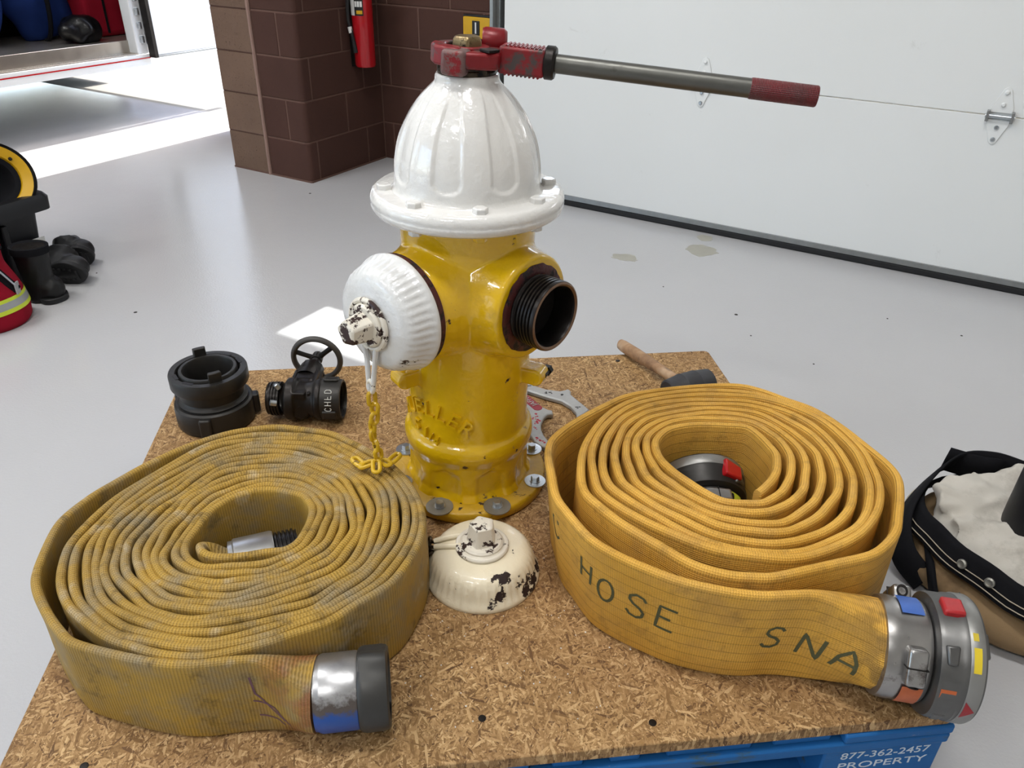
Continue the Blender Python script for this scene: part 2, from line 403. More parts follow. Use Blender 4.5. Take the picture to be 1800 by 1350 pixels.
STEELG = m_metal('galvanised', (128, 130, 130), (156, 158, 158), .4, .7, 30)
KNURL = m_knurl(); HWOOD = m_wood_handle()
RUB = simple('black_rubber', (28, 28, 30), .55, 0, .2, 40, 120, .3)
PLB = simple('black_plastic', (17, 18, 22), .45, 0, .2, 20, 200, .15)
BOOT = simple('black_boot_leather', (15, 15, 17), .5, 0, .25, 30, 140, .3)
RED = simple('red_enamel', (176, 20, 30), .22, 0, .05, 10, 0, 0, 0, .5, .4)
REDT = simple('red_tab', (168, 36, 40), .4, 0, .15, 60, 120, .3)
YELB = simple('yellow_band', (206, 160, 20), .4, 0, .08, 20)
BLUEP = simple('blue_paint_mark', (60, 100, 178), .45, 0, .2, 50)
LIME = simple('lime_mark', (184, 194, 48), .5, 0, .15, 60)
ORNG = simple('orange_mark', (190, 96, 50), .5, 0, .2, 60)
INK = simple('green_black_ink', (84, 84, 54), .8, 0, .25, 400)
WINK = simple('white_stencil_ink', (206, 216, 226), .7, 0, .12, 300)
WSCR = simple('white_scratch', (190, 190, 186), .6, 0, .1, 300)
PURP = simple('purple_chalk', (112, 78, 88), .85, 0, .2, 200)
ALU = m_metal('brushed_aluminium', (168, 160, 150), (190, 184, 176), .32, .8, 12)
TRUCKW = simple('white_truck_paint', (222, 226, 230), .28, 0, .03, 3, 0, 0, 0, .5, .3)
REDC = m_cloth('red_canvas', (134, 16, 34), (150, 24, 44)); BLUEC = m_cloth('blue_nylon', (22, 42, 92), (30, 52, 110)); BLKC = m_cloth('black_fabric', (14, 15, 18), (26, 26, 30))
BLKPL = simple('black_bin_liner', (18, 18, 20), .3, 0, .2, 30, 40, .5, .004)
GREYC = m_cloth('grey_quilt_lining', (176, 172, 164), (194, 190, 182), 14, 500, .9, (122, 116, 108))
TAN = m_cloth('tan_trouser_cloth', (126, 104, 76), (146, 122, 92), 20, 700, .9, (82, 66, 50))
LIMER = simple('lime_reflective', (206, 222, 60), .4); SILR = simple('silver_reflective', (168, 170, 172), .35, .3)
WLBL = simple('white_label', (220, 220, 218), .5); BLBL = simple('black_label', (26, 26, 26), .5)
BRICK = m_block('orange_brick', (196, 130, 70), (214, 150, 88)); CONC = simple('concrete', (140, 138, 132), .8, 0, .06, 3, 60, .2)
WALLP = simple('painted_wall', (196, 192, 186), .7, 0, .04, 2); CEILM = simple('white_ceiling', (224, 224, 220), .8, 0, .02, 2)
CAULK = simple('pink_caulk', (146, 118, 108), .75, 0, .1, 40, 80, .4)
def m_glass(name, rough=0.0, col=(.95, .97, .97, 1)):
    b = NB(name); return b.done(col, rough, 0, trans=1.0, ior=1.01 if rough == 0 else 1.2, spec=.5)
GLASS = m_glass('window_glass'); ADDED_FROST = m_glass('added_frost_glass', .75)
def m_emit():
    b = NB('fill_light_diffuser'); return b.done((.9, .9, .9, 1), .5, emit=(1, .98, .95, 1), estr=3)  # glowing face of the added overhead fill lights
EMIT = m_emit()
def fix_glass(m, tint, kind):
    t = m.node_tree; out = [n for n in t.nodes if n.type == 'OUTPUT_MATERIAL'][0]
    a = t.nodes.new('ShaderNodeBsdfTransparent' if kind == 'clear' else 'ShaderNodeBsdfTranslucent'); a.inputs[0].default_value = tint
    g = t.nodes.new('ShaderNodeBsdfGlossy'); g.inputs['Roughness'].default_value = .05
    mx = t.nodes.new('ShaderNodeMixShader'); mx.inputs[0].default_value = .06
    t.links.new(a.outputs[0], mx.inputs[1]); t.links.new(g.outputs[0], mx.inputs[2]); t.links.new(mx.outputs[0], out.inputs[0])
fix_glass(GLASS, (.95, .97, .97, 1), 'clear'); fix_glass(ADDED_FROST, (.95, .96, .97, 1), 'frost')

# ------------------------------------------------------------------ the building
def wbox(g, a0, a1, b0, b1, z0, z1): return g.box(((a0+a1)/2, (b0+b1)/2, (z0+z1)/2), (a1-a0, b1-b0, z1-z0), WM)
ZH = .1744; TOP = 4.4
struct('floor', wbox(G(), -7, 5.2, -9, .73, -.1, 0), FLOOR)
FL = bpy.data.objects['floor']
def flat_mark(cx, cy, r, seed, name, mt, sx=1.0, ang=0.0):
    P = []
    for i in range(22):
        a = i*2*PI/22; q = r*(.65+.55*abs(mnoise.noise(Vector((math.cos(a)*1.6, math.sin(a)*1.6, seed)))))
        x, y = q*sx*math.cos(a), q*math.sin(a); P.append((cx+x*math.cos(ang)-y*math.sin(ang), cy+x*math.sin(ang)+y*math.cos(ang)))
    return obj(name, G().prism(P, .0, .0006), mt, FL, smooth=False)
PEEL = simple('worn_floor', (166, 164, 154), .5, 0, .06, 30)
for (cx, cy, r, sd_, sx, an) in ((0.968, 2.073, 0.075, 1.3, 1.0, 0.3), (1.024, 2.2, 0.045, 4.3, 0.8, 0.3), (0.665, 2.022, 0.04, 7.3, 1.6, -0.6)): flat_mark(cx, cy, r, sd_, 'worn_patch', PEEL, sx, an)
g = G()
for (cx, cy, r) in ((0.901, 1.53, 0.006), (-0.94, 1.701, 0.006), (0.733, 1.758, 0.003), (1.529, 1.332, 0.004), (1.365, 1.462, 0.003), (1.004, 1.205, 0.003), (0.893, 1.387, 0.003), (0.389, 1.627, 0.003), (-1.154, 2.024, 0.003), (-0.532, 2.863, 0.006)): g.lathe([(r, 0), (r*.6, .0012)], 7, T(cx, cy, 0))
obj('specks', g, m_block('dark_grit', (40, 38, 36), (60, 56, 52)), FL, kind='stuff', smooth=False)
struct('ground', wbox(G(), -14, 12, .73, 16, -.1, -.004), CONC)
struct('ceiling', wbox(G(), -7, 5.2, -9, .73, TOP, TOP+.15), CEILM)
g = G(); wbox(g, -6.9, -4.6, .53, .73, 0, TOP); wbox(g, -4.6, -1.06, .53, .73, 3.5, TOP); struct('wall_left_bay', g, WALLP)
# pillar and jamb wall: core plus separate blocks
def block_geo(a0, a1, b0, b1, z0, z1, face, rough=False, bull=False):
    """one concrete block; joints are left open round it"""
    j = .0035; g = G()
    if rough:
        P = []
        for i in range(9):
            row = []
            for k in range(11):
                a = a0+j+(a1-a0-2*j)*k/10; z = z0+j+(z1-z0-2*j)*i/8
                e = 0 if i in (0, 8) or k in (0, 10) else 1
                d = -.001-.008*e*mnoise.noise(Vector((a*17+z0*50, z*17, 3.3)))-.004*e*mnoise.noise(Vector((a*60, z*60, z0*9)))
                row.append(WM @ Vector((a, b0+d, z)))
            P.append(row)
        g.grid(P)
        wbox(g, a0+j, a1-j, b0-.0005, b1, z0+j, z1-j)
        return g
    if bull:
        r = .024; poly = [(a0+j, b1-j)]+[(a0+j, b0)]+[(a1-r+r*math.sin(t), b0+r-r*math.cos(t)) for t in [i*PI/12 for i in range(7)]]+[(a1, b1-j)]
        return g.prism(poly, z0+j, z1-j, WM)
    if face == 'b': wbox(g, a0+j, a1-j, b0, b1, z0+j, z1-j)
    else: wbox(g, a0, a1, b0+j, b1-j, z0+j, z1-j)
    return g
rc = .0235; pil = struct('wall_pillar', G().prism([(-.489, .535), (-.489, .0025)]+[(-.0025-rc+rc*math.sin(q), .0025+rc-rc*math.cos(q)) for q in [i*PI/12 for i in range(7)]]+[(-.0025, .535)], 0, TOP, WM), MORT)
g = G(); wbox(g, -1.06, .735, .5325, .73, 0, TOP); wbox(g, .735, 4.3, .536, .73, 3.4, TOP); wbox(g, 4.25, 5.2, .536, .73, 0, TOP)
wb = struct('wall_back', g, MORT)
for k in range(8):
    z0, z1 = k*ZH, (k+1)*ZH
    obj('block', block_geo(-.491, -.262, .0, .10, z0, z1, 'b', True), BLK_R, pil)
    if k % 2: obj('block', block_geo(-.248, -.105, .0, .1, z0, z1, 'b'), BLK, pil, bevel=.003); ca = -.105
    else: ca = -.248
    bj = .06 if k % 2 == 0 else .275
    obj('block', block_geo(ca, 0, 0, bj, z0, z1, 'b', bull=True), BLK, pil, bevel=.003)
    bs = [.06, .405, .533] if k % 2 == 0 else [.275, .533]
    for b0, b1 in zip(bs[:-1], bs[1:]): obj('block', block_geo(-.1, 0, b0, b1, z0, z1, 'a'), BLK, pil, bevel=.003)
    as_ = [.0, .06, .408, .735] if k % 2 == 0 else [.0, .234, .582, .735]
    for a0, a1 in zip(as_[:-1], as_[1:]): obj('block', block_geo(a0, a1, .53, .6, z0, z1, 'b'), BLK, wb, bevel=.003)
    obj('block', block_geo(-1.06, -.5, .53, .6, z0, z1, 'b'), BLK, wb, bevel=.003)
pts = [WM @ Vector((-.255+.004*mnoise.noise(Vector((z*6, 0, 1))), -.001, z)) for z in [i*.03 for i in range(48)]]
struct('trim_1', G().tube(pts, [.0085+.003*mnoise.noise(Vector((i*.4, 2, 2))) for i in range(48)], 8, flat=1), CAULK)
g = G(); wbox(g, -.49, .0, -.004, .004, 0, .007); wbox(g, -.004, .004, 0, .53, 0, .007); struct('trim_2', g, MORT)
# other walls, out of the frame, with open bay doors behind the camera
g = G(); wbox(g, 5.0, 5.2, -9, .73, 0, TOP); struct('wall_right', g, WALLP)
g = G()
for a0, a1 in ((-7, -6.2), (-2.0, 5.2)): wbox(g, a0, a1, -9, -8.8, 0, TOP)
for a0, a1 in ((-6.2, -2.0),): wbox(g, a0, a1, -9, -8.8, 3.9, TOP)
struct('wall_front', g, WALLP)
g = G(); wbox(g, -7, -6.8, -9, -8, 0, TOP); wbox(g, -7, -6.8, -.3, .73, 0, TOP); wbox(g, -7, -6.8, -4.4, -3.8, 0, TOP); wbox(g, -7, -6.8, -8, -.3, 4.0, TOP); struct('wall_left', g, WALLP)
# sectional garage door
door = struct('door_1', G(), DOOR)
ZP = .5505
def section(z0, z1, wins=()):
    g = G(); b0, b1 = .357, .402; e = .0016
    if not wins: wbox(g, .79, 4.26, b0, b1, z0+e, z1-e)
    else:
        a = .79
        for (w0, w1, y0, y1) in wins:
            wbox(g, a, w0, b0, b1, z0+e, z1-e); wbox(g, w0, w1, b0, b1, z0+e, y0); wbox(g, w0, w1, b0, b1, y1, z1-e); a = w1
        wbox(g, a, 4.26, b0, b1, z0+e, z1-e)
    return g
wins = [(.935, 1.48, 1.158, 1.416), (2.66, 3.24, 1.158, 1.416)]
for k in range(6):
    obj('panel', section(.03+k*ZP if k == 0 else k*ZP, (k+1)*ZP, wins if k == 2 else ()), DOOR, door, bevel=.0015)
for i, (w0, w1, y0, y1) in enumerate(wins):
    g = G()
    for q in ((w0-.02, w1+.02, y0-.02, y0+.008), (w0-.02, w1+.02, y1-.008, y1+.02), (w0-.02, w0+.008, y0, y1), (w1-.008, w1+.02, y0, y1)): wbox(g, q[0], q[1], .350, .410, q[2], q[3])
    f = obj('window_frame', g, PLB, door); g = G()
    if i == 0: wbox(g, w0, w1, .378, .382, y0, y1)
    else: g.add([WM @ Vector((a_, .38, z_)) for a_, z_ in ((w0, y0), (w1, y0), (w1, y1), (w0, y1))], [(0, 1, 2, 3)])
    obj('pane', g, GLASS if i == 0 else ADDED_FROST, f)  # frosting added to the unseen second pane so it throws no sun patch
g = G(); wbox(g, .79, 4.26, .355, .405, .0, .026); obj('bottom_seal', g, RUB, door, bevel=.006)
g = G(); wbox(g, .79, 4.26, .352, .358, .026, .046); obj('seal_retainer', g, STEELG, door, bevel=.001)
g = G(); wbox(g, .733, .768, .36, .54, 0, 3.4); wbox(g, .738, .752, .33, .40, 0, 3.4); obj('track', g, STEELG, door)
g = G(); wbox(g, .765, .800, .403, .52, 0, 3.45); obj('side_seal', g, RUB, door)
def hinge(a, z):
    M = WM @ T(a, .357, z) @ RX(PI/2)     # local x along wall, y up, z into the room
    w = .030
    up_ = [(-w, .010), (w, .010), (w, .026), (.010, .080), (0, .086), (-.010, .080), (-w, .026)]
    h = obj('hinge', G().prism(up_, 0, .004, M).prism([(x, -y) for x, y in up_], 0, .004, M), DOOR, door, bevel=.001)
    obj('pin', G().tube([M @ Vector((-.04, 0, .012)), M @ Vector((.04, 0, .012))], .0065, 12), ZINC, h)
    for x in (-.034, .034): obj('knuckle', G().prism([(x-.004, -.016), (x+.004, -.016), (x+.004, .016), (x-.004, .016)], 0, .022, M), STEELG, h, bevel=.001)
    for (x, y) in ((0, .070), (0, .034), (0, -.034), (0, -.070)): obj('screw', G().lathe([(.0068, 0), (.0068, .004), (.004, .0075)], 12, M @ T(x, y, .003)), DOOR if y > 0 else ZINC, h)
for a in (1.632, 2.583, 3.6): hinge(a, ZP)
# yellow box on the wall beside the track
t = thing('wall_box', 'yellow and black wall box beside the garage door track', 'box', WM @ Vector((.565, .53, .592)))
L0 = WM @ Vector((.565, .53, .592)); Ml = T(*(-L0)) @ WM
def lbox(a0, a1, b0, b1, z0, z1): return G().box(((a0+a1)/2, (b0+b1)/2, (z0+z1)/2), (a1-a0, b1-b0, z1-z0), Ml)
obj('backplate', lbox(.490, .640, .512, .53, .592, .690), BLBL, t, bevel=.002)
obj('cover', lbox(.497, .633, .498, .513, .598, .682), YELB, t, bevel=.003)
obj('slot', lbox(.545, .582, .4955, .499, .612, .668), BLBL, t, bevel=.001)
obj('label_strip', lbox(.560, .567, .4945, .4958, .618, .662), WLBL, t)
# fire extinguisher on the pillar
E0 = WM @ Vector((.075, .355, .455)); Me = T(*(-E0)) @ WM
t = thing('fire_extinguisher', 'red fire extinguisher hanging on the brown block pillar', 'extinguisher', E0)
zc = .455
obj('cylinder', G().lathe([(.030, 0), (.042, .003), (.0465, .012), (.047, .3), (.044, .33), (.03, .36), (.018, .375)], 40, Me @ T(.062, .355, zc)), RED, t)
obj('valve', G().lathe([(.018, .372), (.02, .40), (.012, .42)], 20, Me @ T(.062, .355, zc)), ZINC, t)
obj('handle', G().box((.075, .355, .885), (.11, .02, .012), Me).box((.075, .355, .91), (.12, .02, .01), Me @ T(0, 0, 0)), BLACKM, t, bevel=.003)
def cyl_patch(r, a0, a1, z0, z1, M, n=14):
    return G().grid([[M @ Vector((r*math.cos(a0+(a1-a0)*i/n), r*math.sin(a0+(a1-a0)*i/n), z)) for i in range(n+1)] for z in (z0, z1)])
MC = Me @ T(.062, .355, zc)
v0 = math.radians(-97)
lab = obj('label', cyl_patch(.0474, v0-.75, v0+.9, .215, .33, MC), WLBL, t)
obj('class_box', cyl_patch(.0477, v0+.1, v0+.95, .215, .30, MC), BLBL, lab)
for i in range(3): obj('class_mark', cyl_patch(.0479, v0+.16+i*.25, v0+.36+i*.25, .25, .272, MC, 4), WLBL, lab)
obj('service_mark', cyl_patch(.0479, v0+.30, v0+.86, .222, .236, MC, 6), YELB, lab)
hp = [(.03, .37, .40), (.03, .33, .36), (.028, .305, .28), (.03, .298, .20), (.045, .300, .13), (.05, .305, .085)]
def spl(P, n=8):
    P = [Vector(p) for p in P]; R = []
    for i in range(len(P)-1):
        p0 = P[max(0, i-1)]; p1 = P[i]; p2 = P[i+1]; p3 = P[min(len(P)-1, i+2)]
        for k in range(n):
            u = k/n; R.append(.5*((2*p1)+(p2-p0)*u+(2*p0-5*p1+4*p2-p3)*u*u+(3*p1-p0-3*p2+p3)*u**3))
    R.append(P[-1]); return R
obj('hose', G().tube([Me @ Vector((x, y, zc+z)) for x, y, z in spl(hp)], .0075, 10), RUB, t)
obj('nozzle', G().tube([Me @ Vector((.046, .300, zc+.125)), Me @ Vector((.052, .306, zc+.065))], [.008, .011], 10), RUB, t)
obj('clip', G().tube([Me @ Vector((.034, .298, zc+.17)), Me @ Vector((.039, .299, zc+.145))], .0095, 12), WLBL, t)
obj('bracket', G().box((.01, .355, zc+.2), (.02, .05, .4), Me), BLACKM, t, bevel=.002)
# fill lights added above the frame, shaped as ceiling fixtures
for i, (a, b_) in enumerate([(-.6, -2.2), (2.2, -2.2), (-.6, -5.2), (2.2, -5.2), (-4, -3.5)]):
    P = WM @ Vector((a, b_, TOP)); t = thing('added_fill_light', 'added white fill light panel '+('over the pillar side of the bay', 'nearest above the garage door', 'overhead at the back left of the bay', 'overhead at the back right of the bay', 'over the left bay beside the truck')[i], 'light', P, group='added fill lights over the bay')
    obj('housing', G().box((0, 0, -.03), (1.3, .36, .06), RZ(-.6542)), TRUCKW, t, bevel=.005)
    obj('diffuser', G().box((0, 0, -.0625), (1.22, .30, .005), RZ(-.6542)), EMIT, t)
    ld = bpy.data.lights.new('fill_lamp', 'AREA'); ld.shape = 'RECTANGLE'; ld.size = 1.22; ld.size_y = .30; ld.energy = CEIL_W; ld.color = (1, .985, .96)
    lo = bpy.data.objects.new('fill_lamp', ld); COL.objects.link(lo); lo.parent = t; lo.location = (0, 0, -.075); lo.rotation_euler = (0, 0, -.6542)

# ------------------------------------------------------------------ white truck in the left bay (wall-frame coordinates a, b, z)
TA = -1.60
TK = WM @ Vector((TA-1, -1.2, .25)); Mt = T(*(-TK)) @ WM
t = thing('fire_truck', 'white truck with a red stripe and open side compartment in the left bay', 'truck', TK)
def tb(a0, a1, b0, b1, z0, z1): return G().box(((a0+a1)/2, (b0+b1)/2, (z0+z1)/2), (a1-a0, b1-b0, z1-z0), Mt)
BE = .41     # right end of the compartment
g = tb(TA-2.1, TA, -3.6, -2.0, .30, 2.6).merge(tb(TA-2.1, TA-.75, -2.0, BE+.31, .30, 2.6)).merge(tb(TA-.75, TA, -2.0, BE+.31, 1.5, 2.6)).merge(tb(TA-.08, TA, BE-.01, BE+.06, .356, 1.5)).merge(tb(TA-.75, TA, BE+.27, 1.24, .40, 1.5)).merge(tb(TA-.08, TA, BE+.06, BE+.28, .40, 1.5)).merge(tb(TA-.75, TA, BE+.31, 1.24, 1.5, 2.6)).merge(tb(TA-2.1, TA-.75, BE+.31, 1.24, .40, 2.6))
obj('body', g, TRUCKW, t, bevel=.006)
obj('added_underbody', tb(TA-2.0, TA-1.2, -3.6, 1.1, .10, .31), BLACKM, t, bevel=.01)  # barely seen dark box added to darken floor reflections below the truck
obj('skirt', tb(TA-.75, TA+.004, -3.6, BE+.06, .296, .356), TRUCKW, t, bevel=.003)
obj('red_stripe', tb(TA, TA+.006, -3.6, BE+.06, .331, .337), RED, t)
g = tb(TA-.07, TA-.004, -2.0, BE, .356, .362)
tr = obj('tread_plate', g, ALU, t, bevel=.001)
g = G()
for i in range(60):
    for j in range(3): g.lathe([(.004, 0), (.003, .0015)], 6, Mt @ T(TA-.02-.015*j, BE-.02-.02*i, .362))
obj('tread_dots', g, ALU, tr, kind='stuff')
obj('sill', tb(TA-.085, TA-.07, -2.0, BE, .356, .425), ALU, t, bevel=.003)
obj('compartment_floor', tb(TA-.74, TA-.085, -2.0, BE+.255, .400, .415), ALU, t)
obj('end_wall', tb(TA-.74, TA-.09, BE+.255, BE+.268, .416, 1.5), BLACKM, t)
obj('back_wall', tb(TA-.765, TA-.74, -2.0, BE, .41, 1.5), BLACKM, t)
dr = obj('door', tb(TA+.012, TA+.05, BE+.075, BE+.85, .345, 1.6), TRUCKW, t, bevel=.006)
obj('door_edge', tb(TA+.004, TA+.056, BE+.055, BE+.076, .335, 1.6), BLACKM, dr)
obj('door_sill', tb(TA+.006, TA+.056, BE+.07, BE+.85, .336, .346), STEELG, dr, bevel=.002)
for z in (.43, .50, .57, .64): obj('latch', tb(TA+.0, TA+.012, BE+.015, BE+.04, z-.018, z+.018), ZINC, dr, bevel=.003)
for b_ in (-2.9, 1.2):
    pass
wl = obj('wheel', G().lathe([(.10, -.12), (.36, -.12), (.40, -.08), (.40, .08), (.36, .12), (.10, .12)], 40, Mt @ T(TA-.5, -2.8, .40) @ RY(PI/2)), RUB, t)
obj('hub', G().lathe([(.18, .0), (.17, .10), (.08, .13)], 24, Mt @ T(TA-.5, -2.8, .40) @ RY(PI/2)), ALU, wl)
g = G().box((-1.6, 2.6, .40), (.05, .05, .8), Mt)
wl = obj('wheel', G().lathe([(.10, -.12), (.36, -.12), (.40, -.08), (.40, .08), (.36, .12), (.10, .12)], 40, Mt @ T(TA-1.8, -2.8, .40) @ RY(PI/2)), RUB, t)
# soft bags in the compartment
def blob(c, r, M, amp=.03, sc=6, seed=0, vox=.012, flatz=None):
    g = G().ell(c, r, 28, 18)
    if flatz is not None: g.v = [(x, y, max(z, flatz)) for x, y, z in g.v]
    g.xf(M)
    return fuse(g, vox, 3, .5, lambda p: amp*mnoise.noise(p*sc+Vector((seed, 0, 0))))
def compart(name, lab, cat, a, b_, r, mt, amp, sc, seed):
    P = WM @ Vector((a, b_, .416)); o = thing(name, lab, cat, P)
    obj('sack', blob((0, 0, r[2]*.86), r, RZ(-.6542), amp, sc, seed, .014, 0.0), mt, o)
    return o
o = compart('blue_bag', 'dark blue nylon bag at the back of the truck compartment', 'bag', TA-.50, .19, (.13, .19, .24), BLUEC, .030, 7, 1)
obj('strap', G().tube([RZ(-.6542) @ Vector((.10*math.sin(q)+.06, -.03, .22-.22*math.cos(q))) for q in [i*.2 for i in range(13)]], .012, 6), BLKC, o)
o = compart('blue_bag', 'blue nylon bag nearest the left edge in the truck compartment', 'bag', TA-.47, -.20, (.16, .16, .25), BLUEC, .03, 7, 2)
obj('strap', G().tube([RZ(-.6542) @ Vector((.10*math.sin(q)+.06, .02, .22-.22*math.cos(q))) for q in [i*.2 for i in range(13)]], .012, 6), BLKC, o)
o = compart('bin_bag', 'black crumpled plastic bag on the truck compartment floor', 'bag', TA-.24, .24, (.085, .12, .075), BLKPL, .025, 14, 5)
o = thing('red_case', 'tall red case standing at the right end of the truck compartment', 'case', WM @ Vector((TA-.47, .50, .416)))
obj('body', G().box((0, 0, .3), (.30, .30, .6), RZ(-.6542)), REDC, o, bevel=.03, seg=3)
obj('edge_seam', G().box((.153, -.03, .3), (.006, .012, .56), RZ(-.6542)), BLKC, o)
# brick wall outdoors
bw = struct('wall_outdoors', wbox(G(), -9, 0, 5.2, 5.4, 0, 2.2), MORT)
for k in range(7):
    for i in range(12):
        a = -4.6+i*.26+(k % 2)*.13
        g = G(); wbox(g, a, a+.25, 5.17, 5.3, k*.09+.004, k*.09+.086); obj('brick', g, BRICK, bw)

# ------------------------------------------------------------------ pallet and chipboard sheet
PW, PD = 1.219, 1.016
pal = thing('pallet', 'blue painted wooden block pallet under the chipboard sheet', 'pallet', (0, PD/2, 0))
def pb(name, x0, x1, y0, y1, z0, z1, mt=BLUE, **k):
    g = G().box(((x0+x1)/2, (y0+y1)/2-PD/2, (z0+z1)/2), (x1-x0, y1-y0, z1-z0))
    return obj(name, g, mt, pal, bevel=.003, **k)
xw = PW/2-.004
for x0, x1 in ((-xw, -xw+.145), (-.43, -.33), (-.30, -.20), (-.165, .035), (.065, .105), (.14, .18), (.215, .33), (.36, .44)): pb('deck_board', x0, x1, .004, PD, .1275, .1435)
pb('deck_board', .455, xw+.004, -.004, PD, .1275, .1435)
for y0, y1 in ((-.004, .10), (.43, .585), (.915, PD)): pb('stringer_board', -xw, xw+.002, y0, y1, .109, .1272)
for ix, x in enumerate((-xw, -.075, xw-.17)):
    for y in (.0, .44, .875): 
        B = pb('block', x, x+.17, y, y+.14, .018, .1088)
        if ix == 2 and y == 0: FB = B
for y0, y1 in ((.0, .10), (.44, .58), (.916, PD)): pb('bottom_board', -xw, xw, y0, y1, 0, .0178)
# stencilled lettering on the front block
for body, x, z, sz in (('877-362-2457', .524, .0885, .0195), ('PROPERTY', .524, .0665, .0195)):
    g = text_geo(body, sz, .0004); xs = [p[0] for p in g.v]; w = max(xs)-min(xs)
    k = .128/w; g.xf(T(x, -.0003-PD/2, z) @ RX(PI/2) @ RY(0) @ Matrix.Diagonal((k, 1, 1, 1)))
    g.xf(T(0, 0, 0)); obj('stencil_lettering', g, WINK, FB, smooth=False)
osb = None
r = .012; poly = []
for (cx, cy, a0) in ((PW/2-r, r, -PI/2), (PW/2-r, PD-r, 0), (-PW/2+r, PD-r, PI/2), (-PW/2+r, r, PI)):
    for i in range(5): poly.append((cx+r*math.cos(a0+i*PI/8), cy-PD/2+r*math.sin(a0+i*PI/8)))
o = obj('chipboard_sheet', G().prism(poly, 0, H-.1435), OSB, bevel=.0015)
o.location = (0, PD/2, .1435); tag(o, 'tan chipboard sheet lying on the blue pallet', 'board')
for i, (x, y) in enumerate(((-.508, .045), (.20, .03), (-.02, .06), (.45, .99), (.38, .985))):
    obj('screw_head', G().lathe([(.0052, 0), (.0052, .0008), (.003, .0011)], 14, T(x, y-PD/2, H-.1435)), BLACKM, o)
rr = random.Random(3)
ch = G()
for i in range(130):
    x, y = (rr.uniform(-.13, .12), rr.uniform(.1, .38)) if i < 70 else (rr.uniform(-.2, .42), rr.uniform(.03, .3))
    a = rr.uniform(0, PI); l = rr.uniform(.0006, .0022)
    ch.box((0, 0, .0005), (l, l*rr.uniform(.4, 1), .0008), T(x, y-PD/2, H-.1435) @ RZ(a))
obj('paint_flakes', ch, WLBL, o, kind='stuff', smooth=False)

# ------------------------------------------------------------------ hydrant
HX, HY = 0.0, .58
HM = T(HX, HY, H+.0011) @ RY(math.radians(.45))
hyd = thing('fire_hydrant', 'yellow fire hydrant with white bonnet bolted to the chipboard sheet', 'hydrant', M=HM)
z = lambda w: w-H      # world height -> local
BA = [math.radians(-72+45*k) for k in range(8)]
g = G().lathe([(.0, 0), (.138, 0), (.1405, .003), (.1405, .018), (.137, .0215), (.10, .0215), (.0, .0215)], 96)
obj('base_flange', g, YEL2, hyd, ang=50)
A1, A2 = math.radians(-47.9), math.radians(-137.6)
ZN = z(.550)
def angd(a, b): return (a-b+PI) % (2*PI)-PI
def rbody(r, zz, t):
    m = 0
    for a in BA:
        dx = abs(angd(t, a))*.106; h = (zz-.018)
        top = .072-.5*max(0, dx-.012)**2*900*.01
        m = max(m, (1-sstep(.022, .029, dx))*(1-sstep(.060-dx*.5, .070-dx*.5, h)))
    return r-.0055*m
prof = [(.0, .015), (.116, .015), (.112, .024), (.108, .031)]+[(.1065, .032+.0025*i) for i in range(22)]+[(.1065, .090), (.1095, .0965), (.1128, .104), (.1142, .114), (.1130, .124), (.1092, .131), (.1062, .1335), (.1035, .1355), (.1030, .142)]+[(.1027+.0025*i/10, .15+.0365*i) for i in range(10)]+[(.1055, z(.674)), (0, z(.674))]
g = G().lathe(prof, 160, rf=rbody, cap0=False, cap1=False)
def nozM(a, zz=ZN): return T(0, 0, zz) @ RZ(a) @ XAX
for a in (A1, A2):
    g.lathe([(.0, .0), (.105, .0), (.102, .06), (.094, .085), (.0875, .105), (.084, .125), (.0825, .132), (.079, .1355), (.0, .1355)], 72, nozM(a))
for a, s_ in ((A1+.30, 1), (A2-.25, -1)):
    M = RZ(a) @ T(.105, 0, z(.412)); g.box((0, 0, 0), (.05, .034, .028), M); g.lathe([(.015, -.016), (.015, .016)], 20, M @ T(.022, 0, 0) @ RX(PI/2))
body = fuse(g, .0026, 5, .5)
ob = obj('barrel', body, YEL, hyd)
# raised casting letters on the barrel
def wrap(gt, az, zz, tilt, rad):
    out = []
    for x, y, d in gt.v:
        u = x*math.cos(tilt)-y*math.sin(tilt); v = x*math.sin(tilt)+y*math.cos(tilt)
        a = az+u/rad; r = rad+d; out.append((r*math.cos(a), r*math.sin(a), zz+v))
    q = G(); q.v = out; q.f = gt.f; return q
for i, chx in enumerate('MUELLER'):
    k = i-3; az = math.radians(-132+10.6*k); zz = z(.362)-.0025*k*k-.014
    obj('cast_letter', wrap(text_geo(chx, .040, .0085), az, zz, -math.atan(.0050*k/.019)*.9, .1042), YEL, ob, bevel=0)
for chx, az, zz, sz in (('5', -149, .308, .030), ('1', -137, .303, .026), ('/', -131, .300, .020), ('4', -125, .296, .020)):
    obj('cast_letter', wrap(text_geo(chx, sz*1.1, .0085), math.radians(az), z(zz), -.1, .1042), YEL, ob)
def hexbolt(g, r, h, M, n=6): return g.lathe([(r, 0), (r, h*.85), (r*.86, h)], n, M)
for i, a in enumerate(BA):
    x, y = .1293*math.cos(a), .1293*math.sin(a)
    w = .0235 if i in (0, 7) else .019
    b = obj('washer', G().lathe([(.007, 0), (w, 0), (w, .0018), (.007, .0022)], 32, T(x, y, .0216), cap0=True), ZINCD if i in (0, 7) else ZINC, hyd, ang=50)
    obj('bolt', hexbolt(G().lathe([(.0098, .002), (.0098, .0032)], 20, T(x, y, .0216)), .0078, .0085, T(x, y, .0248) @ RZ(i*.7)), ZINC, b, ang=25)
